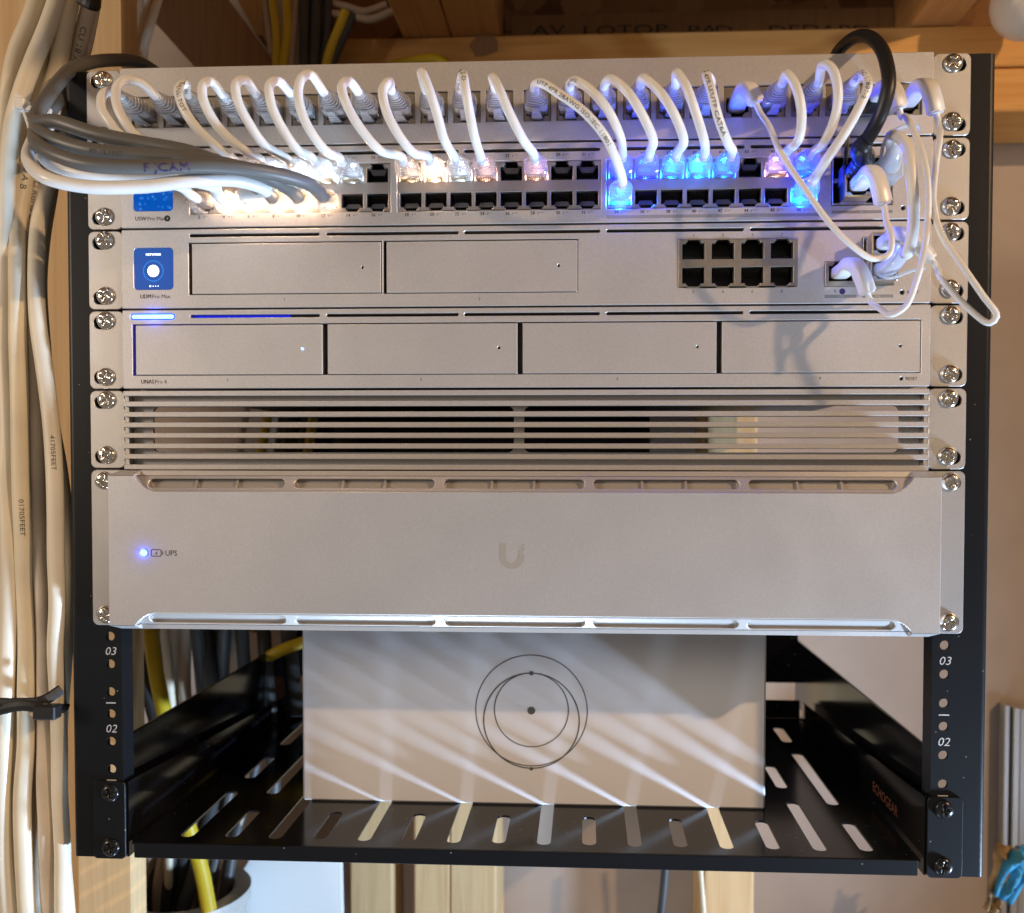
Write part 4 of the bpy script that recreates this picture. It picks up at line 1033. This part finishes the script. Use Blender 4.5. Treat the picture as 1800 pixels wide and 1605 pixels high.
# ================================================================== white bundle at the left
BW = [
 ([(72, -20, 20), (40, 90, 20), (12, 210, 20), (-4, 360, 20), (-10, 700, 20), (-6, 1100, 20), (-12, 1640, 20)], 5.2, 'bundle_white', 'pale cable at the very left edge, bending out of view', []),
 ([(100, -20, 14), (64, 100, 12), (32, 220, 10), (10, 380, 10), (4, 560, 10), (14, 760, 10), (16, 940, 10), (10, 1140, 10), (8, 1400, 10), (22, 1640, 10)], 5.0, 'bundle_white_b', 'pale cable along the left edge, second from the left', []),
 ([(132, -20, 22), (96, 110, 20), (60, 240, 16), (34, 380, 12), (28, 520, 8), (36, 680, 8), (42, 860, 8), (40, 1040, 10), (42, 1220, 10), (44, 1400, 10), (56, 1640, 10)], 4.9, 'bundle_white', 'pale cable in the left bundle with foot marks printed near the top', [('RoHS ZONE/DEVICE A B', 300, 3.2), ('01705FEET', 540, 2.6)]),
 ([(160, -20, 28), (122, 120, 28), (82, 250, 22), (58, 400, 20), (54, 540, 16), (66, 740, 14), (70, 900, 14), (72, 1100, 14), (78, 1300, 14), (86, 1450, 14), (90, 1640, 14)], 4.6, 'bundle_dirty', 'grubby lettered cable in the middle of the left bundle', [('CU 18 AWG FT4 RoHS ZONE/DEVICE', 262, 3.2), ('E FLI RoHS ZONE/DEVICE A B C J E', 352, 3.0)]),
 ([(170, -20, 50), (138, 130, 46), (100, 270, 30), (68, 400, 14), (66, 560, 4), (84, 740, 2), (102, 900, 4), (106, 1060, 6), (98, 1220, 8), (102, 1400, 10), (112, 1500, 10), (116, 1640, 10)], 4.6, 'bundle_white_b', 'rightmost pale cable of the left bundle beside the rack post', [('41705FEET', 520, 2.4)]),
 ([(60, 480, 30), (56, 660, 30), (64, 840, 30), (92, 1000, 26), (96, 1180, 26), (80, 1380, 26), (72, 1640, 26)], 4.8, 'bundle_dirty', 'darker cable lying behind the left bundle', []),
]
BW.append(([(88, -20, 34), (70, 140, 34), (46, 330, 30), (20, 520, 20), (22, 720, 16), (28, 930, 16), (26, 1140, 16), (24, 1380, 16), (34, 1640, 16)], 4.2, 'bundle_white', 'thin pale cable tucked between the two leftmost strands', []))
BW.append(([(112, -20, 40), (84, 140, 40), (56, 330, 36), (40, 520, 28), (50, 720, 24), (60, 930, 24), (62, 1140, 24), (58, 1380, 24), (66, 1640, 24)], 3.6, 'bundle_dirty', 'thin grubby cable showing in the gaps of the left bundle', []))
BW.append(([(152, -20, 44), (120, 140, 44), (90, 330, 40), (74, 500, 34), (90, 720, 26), (114, 930, 24), (118, 1140, 24), (110, 1380, 26), (122, 1640, 26)], 3.6, 'bundle_white', 'thin pale cable hugging the rack post behind the left bundle', []))
for pts, r_, mt, lab, tx in BW:
    bulk('wall_cable', pts, r_, mt, lab, text=tx, group='white cables of the left bundle', sx_=1.3)
# ties
def strap(pts, ra, rb, mat, name, label, extra=None):
    o = thing(name, at(*pts[0]), label, 'cable tie')
    MB().tube(catmull([at(*q) for q in pts], 2), (ra, rb), 8, smooth=False).build('strap', mat, o)
    if extra: extra(o)
    return o
def hd(o):
    p_ = at(42, 186, -8); MB().box(p_.x - 3, p_.x + 3, -13, -6, p_.z - 3, p_.z + 3, .6).build('head', 'white_cord', o)
strap([(58, 255, -18), (50, 222, -16), (42, 190, -10), (62, 192, -14), (84, 200, -16), (102, 214, -14)], .6, 1.5, 'white_cord', 'cable_tie', 'white zip tie round the cables where the grey ones turn', hd)
def hb(o):
    p_ = at(92, 1246, -2); MB().box(p_.x - 6, p_.x + 7, -12, -4, p_.z - 4, p_.z + 4, .8).build('buckle', 'black_rubber', o)
    MB().tube(catmull([at(-20, 1235, -8), at(30, 1236, -8), at(75, 1232, -8), at(108, 1212, 0)], 2), (1.0, 3.0), 8, smooth=False).build('tail', 'black_rubber', o)
strap([(-20, 1252, -6), (40, 1240, -10), (80, 1246, -8), (118, 1246, 10)], 1.0, 3.2, 'black_rubber', 'cable_tie', 'black strap around the left bundle near the bottom', hb)
def ht(o): pass
strap([(140, -6, 10), (158, 4, 8), (172, 6, 16), (170, -20, 30)], 1.2, 4.0, 'black_rubber', 'cable_tie', 'black strap around the left bundle at the top edge', None)

# ================================================================== cables behind the rack
def bgc(pts, r, mat, label, text=None):
    bulk('background_cable', pts, r, mat, label, text=text, group='cables hanging behind the rack')
TOPC = [
 ([(478, -30), (486, 60), (484, 140)], 3.6, 'yellow_cord', 'left yellow cable behind the rack top'),
 ([(503, -30), (506, 50), (496, 140)], 4.2, 'yellow_cord', 'thick yellow cable behind the rack top'),
 ([(524, -30), (516, 60), (510, 140)], 3.2, 'tan_cord', 'thin pale cable between yellow and dark ones, rack top'),
 ([(540, -30), (536, 60), (536, 140)], 5.4, 'dark_cord', 'thick dark grey cable behind the rack top, left one'),
 ([(560, -30), (556, 60), (552, 140)], 5.0, 'dark_cord', 'thick dark grey cable behind the rack top, middle one'),
 ([(580, -30), (576, 60), (566, 140)], 4.8, 'dark_cord', 'thick dark grey cable behind the rack top, right one'),
 ([(608, 20), (596, 50), (580, 90), (570, 140)], 4.2, 'yellow_cord', 'slanting yellow cable behind the rack top'),
 ([(622, 25), (606, 60), (588, 100), (578, 140)], 4.0, 'dark_cord', 'slanting dark cable beside the slanting yellow one'),
 ([(585, 24), (620, 28), (650, 34), (690, 20)], 3.4, 'tan_cord', 'pale cable crossing sideways behind the rack top'),
 ([(586, 6), (612, 12), (640, 20), (680, 8)], 3.2, 'tan_cord', 'upper pale cable crossing sideways behind the rack top'),
 ([(465, -30), (472, 50), (478, 95)], 2.6, 'tan_cord', 'thin brown cable next to the yellow ones at the top'),
]
for pts, r_, mt, lab in TOPC:
    yy_ = 312 + 8 * random.random(); q = [(u, v, yy_) for u, v in pts]
    if pts[-1][1] == 140: q += [(pts[-1][0] - 10 + random.uniform(-25, 25), 420, yy_), (pts[-1][0] - 40 + random.uniform(-50, 40), 760, yy_), (pts[-1][0] - 110 + random.uniform(-40, 30), 1110, yy_ - 10)]
    bgc(q, r_, mt, lab)
for pts, r_, mt, lab in [
 ([(250, -30), (238, 40), (226, 120), (222, 200)], 4.0, 'bundle_white', 'white cable behind the stud top, leftmost strand'),
 ([(262, -30), (252, 50), (246, 140), (240, 200)], 4.0, 'bundle_white', 'white cable behind the stud top, middle strand'),
 ([(285, -30), (262, 50), (252, 90), (254, 200)], 3.6, 'bundle_white_b', 'white cable behind the stud top, crossing strand')]:
    bgc([(u, v, 215 + 8 * random.random()) for u, v in pts], r_, mt, lab)
LOW = [
 ([(228, 1090), (236, 1250), (262, 1420), (268, 1560), (272, 1620)], 6, 'dark_cord', 'black cable at the left end behind the shelf'),
 ([(262, 1090), (274, 1180), (296, 1290), (322, 1420), (352, 1520), (368, 1600)], 6, 'yellow_cord', 'yellow cable dropping behind the shelf into the pipe'),
 ([(250, 1090), (272, 1190), (300, 1300), (318, 1440), (334, 1540), (338, 1600)], 4, 'tan_cord', 'pale cable right of the yellow one behind the shelf'),
 ([(286, 1090), (296, 1180), (304, 1290), (300, 1420), (296, 1540), (298, 1600)], 3.6, 'bundle_white', 'white cable behind the shelf, second pale one'),
 ([(306, 1090), (308, 1200), (308, 1320), (280, 1440), (258, 1540), (262, 1600)], 6, 'tan_cord', 'thick dusty cable behind the shelf with dark print'),
 ([(326, 1090), (324, 1200), (330, 1320), (300, 1450), (280, 1560), (280, 1610)], 5.5, 'tan_cord', 'second thick dusty cable behind the shelf'),
 ([(345, 1090), (356, 1200), (366, 1330), (330, 1480), (312, 1600)], 6, 'dark_cord', 'black cable in the middle behind the shelf'),
 ([(374, 1090), (380, 1160), (404, 1210), (410, 1340), (380, 1500), (360, 1600)], 4.5, 'grey_cord', 'grey cable curving behind the shelf'),
 ([(395, 1090), (390, 1200), (385, 1340), (350, 1500), (322, 1600)], 6, 'dark_cord', 'second black cable behind the shelf'),
 ([(404, 1090), (420, 1170), (440, 1260), (430, 1400), (400, 1520), (386, 1600)], 4.5, 'tan_cord', 'pale curved cable nearest the white box'),
 ([(440, 1180), (480, 1150), (530, 1130), (620, 1110)], 5, 'yellow_cord', 'yellow cable lying along the black rail left of the white box'),
 ([(425, 1090), (432, 1200), (450, 1320), (410, 1480), (392, 1600)], 5.5, 'dark_cord', 'dark cable close to the white box'),
 ([(236, 1090), (262, 1220), (290, 1340), (300, 1480), (290, 1600)], 6, 'dark_cord', 'added black cable filling the shaded gap between the yellow and the pale ones behind the shelf'),  # from here on, dark cables added to fill gaps that are only shaded
 ([(276, 1090), (282, 1200), (288, 1300), (292, 1420)], 6, 'dark_cord', 'added black cable filling the shaded gap left of the thick dusty ones behind the shelf'),
 ([(360, 1090), (372, 1200), (380, 1300), (384, 1420)], 6, 'dark_cord', 'added black cable filling the shaded gap right of the thick dusty ones behind the shelf'),
 ([(505, 1090), (512, 1180), (520, 1260)], 7, 'dark_cord', 'added thick black cable filling the shaded gap beside the white box'),
 ([(462, 1090), (470, 1200), (480, 1330), (480, 1420)], 6, 'dark_cord', 'added dark cable filling the shaded gap beside the yellow one near the box'),
]
for pts, r_, mt, lab in LOW:
    yo = (222 if 'yellow cable dropping' in lab else 262)
    bgc([(u, v, yo + (u * 7 % 23) - 8) for u, v in pts], r_, mt, lab)
bgc([(1172, 1480, 330), (1168, 1545, 330), (1158, 1640, 330)], 3.6, 'dark_cord', 'single dark cable hanging below the middle of the shelf')
bgc([(1228, 1480, 345), (1234, 1560, 345), (1240, 1640, 345)], 2.2, 'bundle_white', 'thin white cable beside the lone stud below the shelf')
bgc([(690, 118, 300), (730, 108, 300), (770, 106, 300), (785, 116, 300), (790, 140, 300)], 5.0, 'yellow_cord', 'yellow cable peeking over the rack top near the middle')
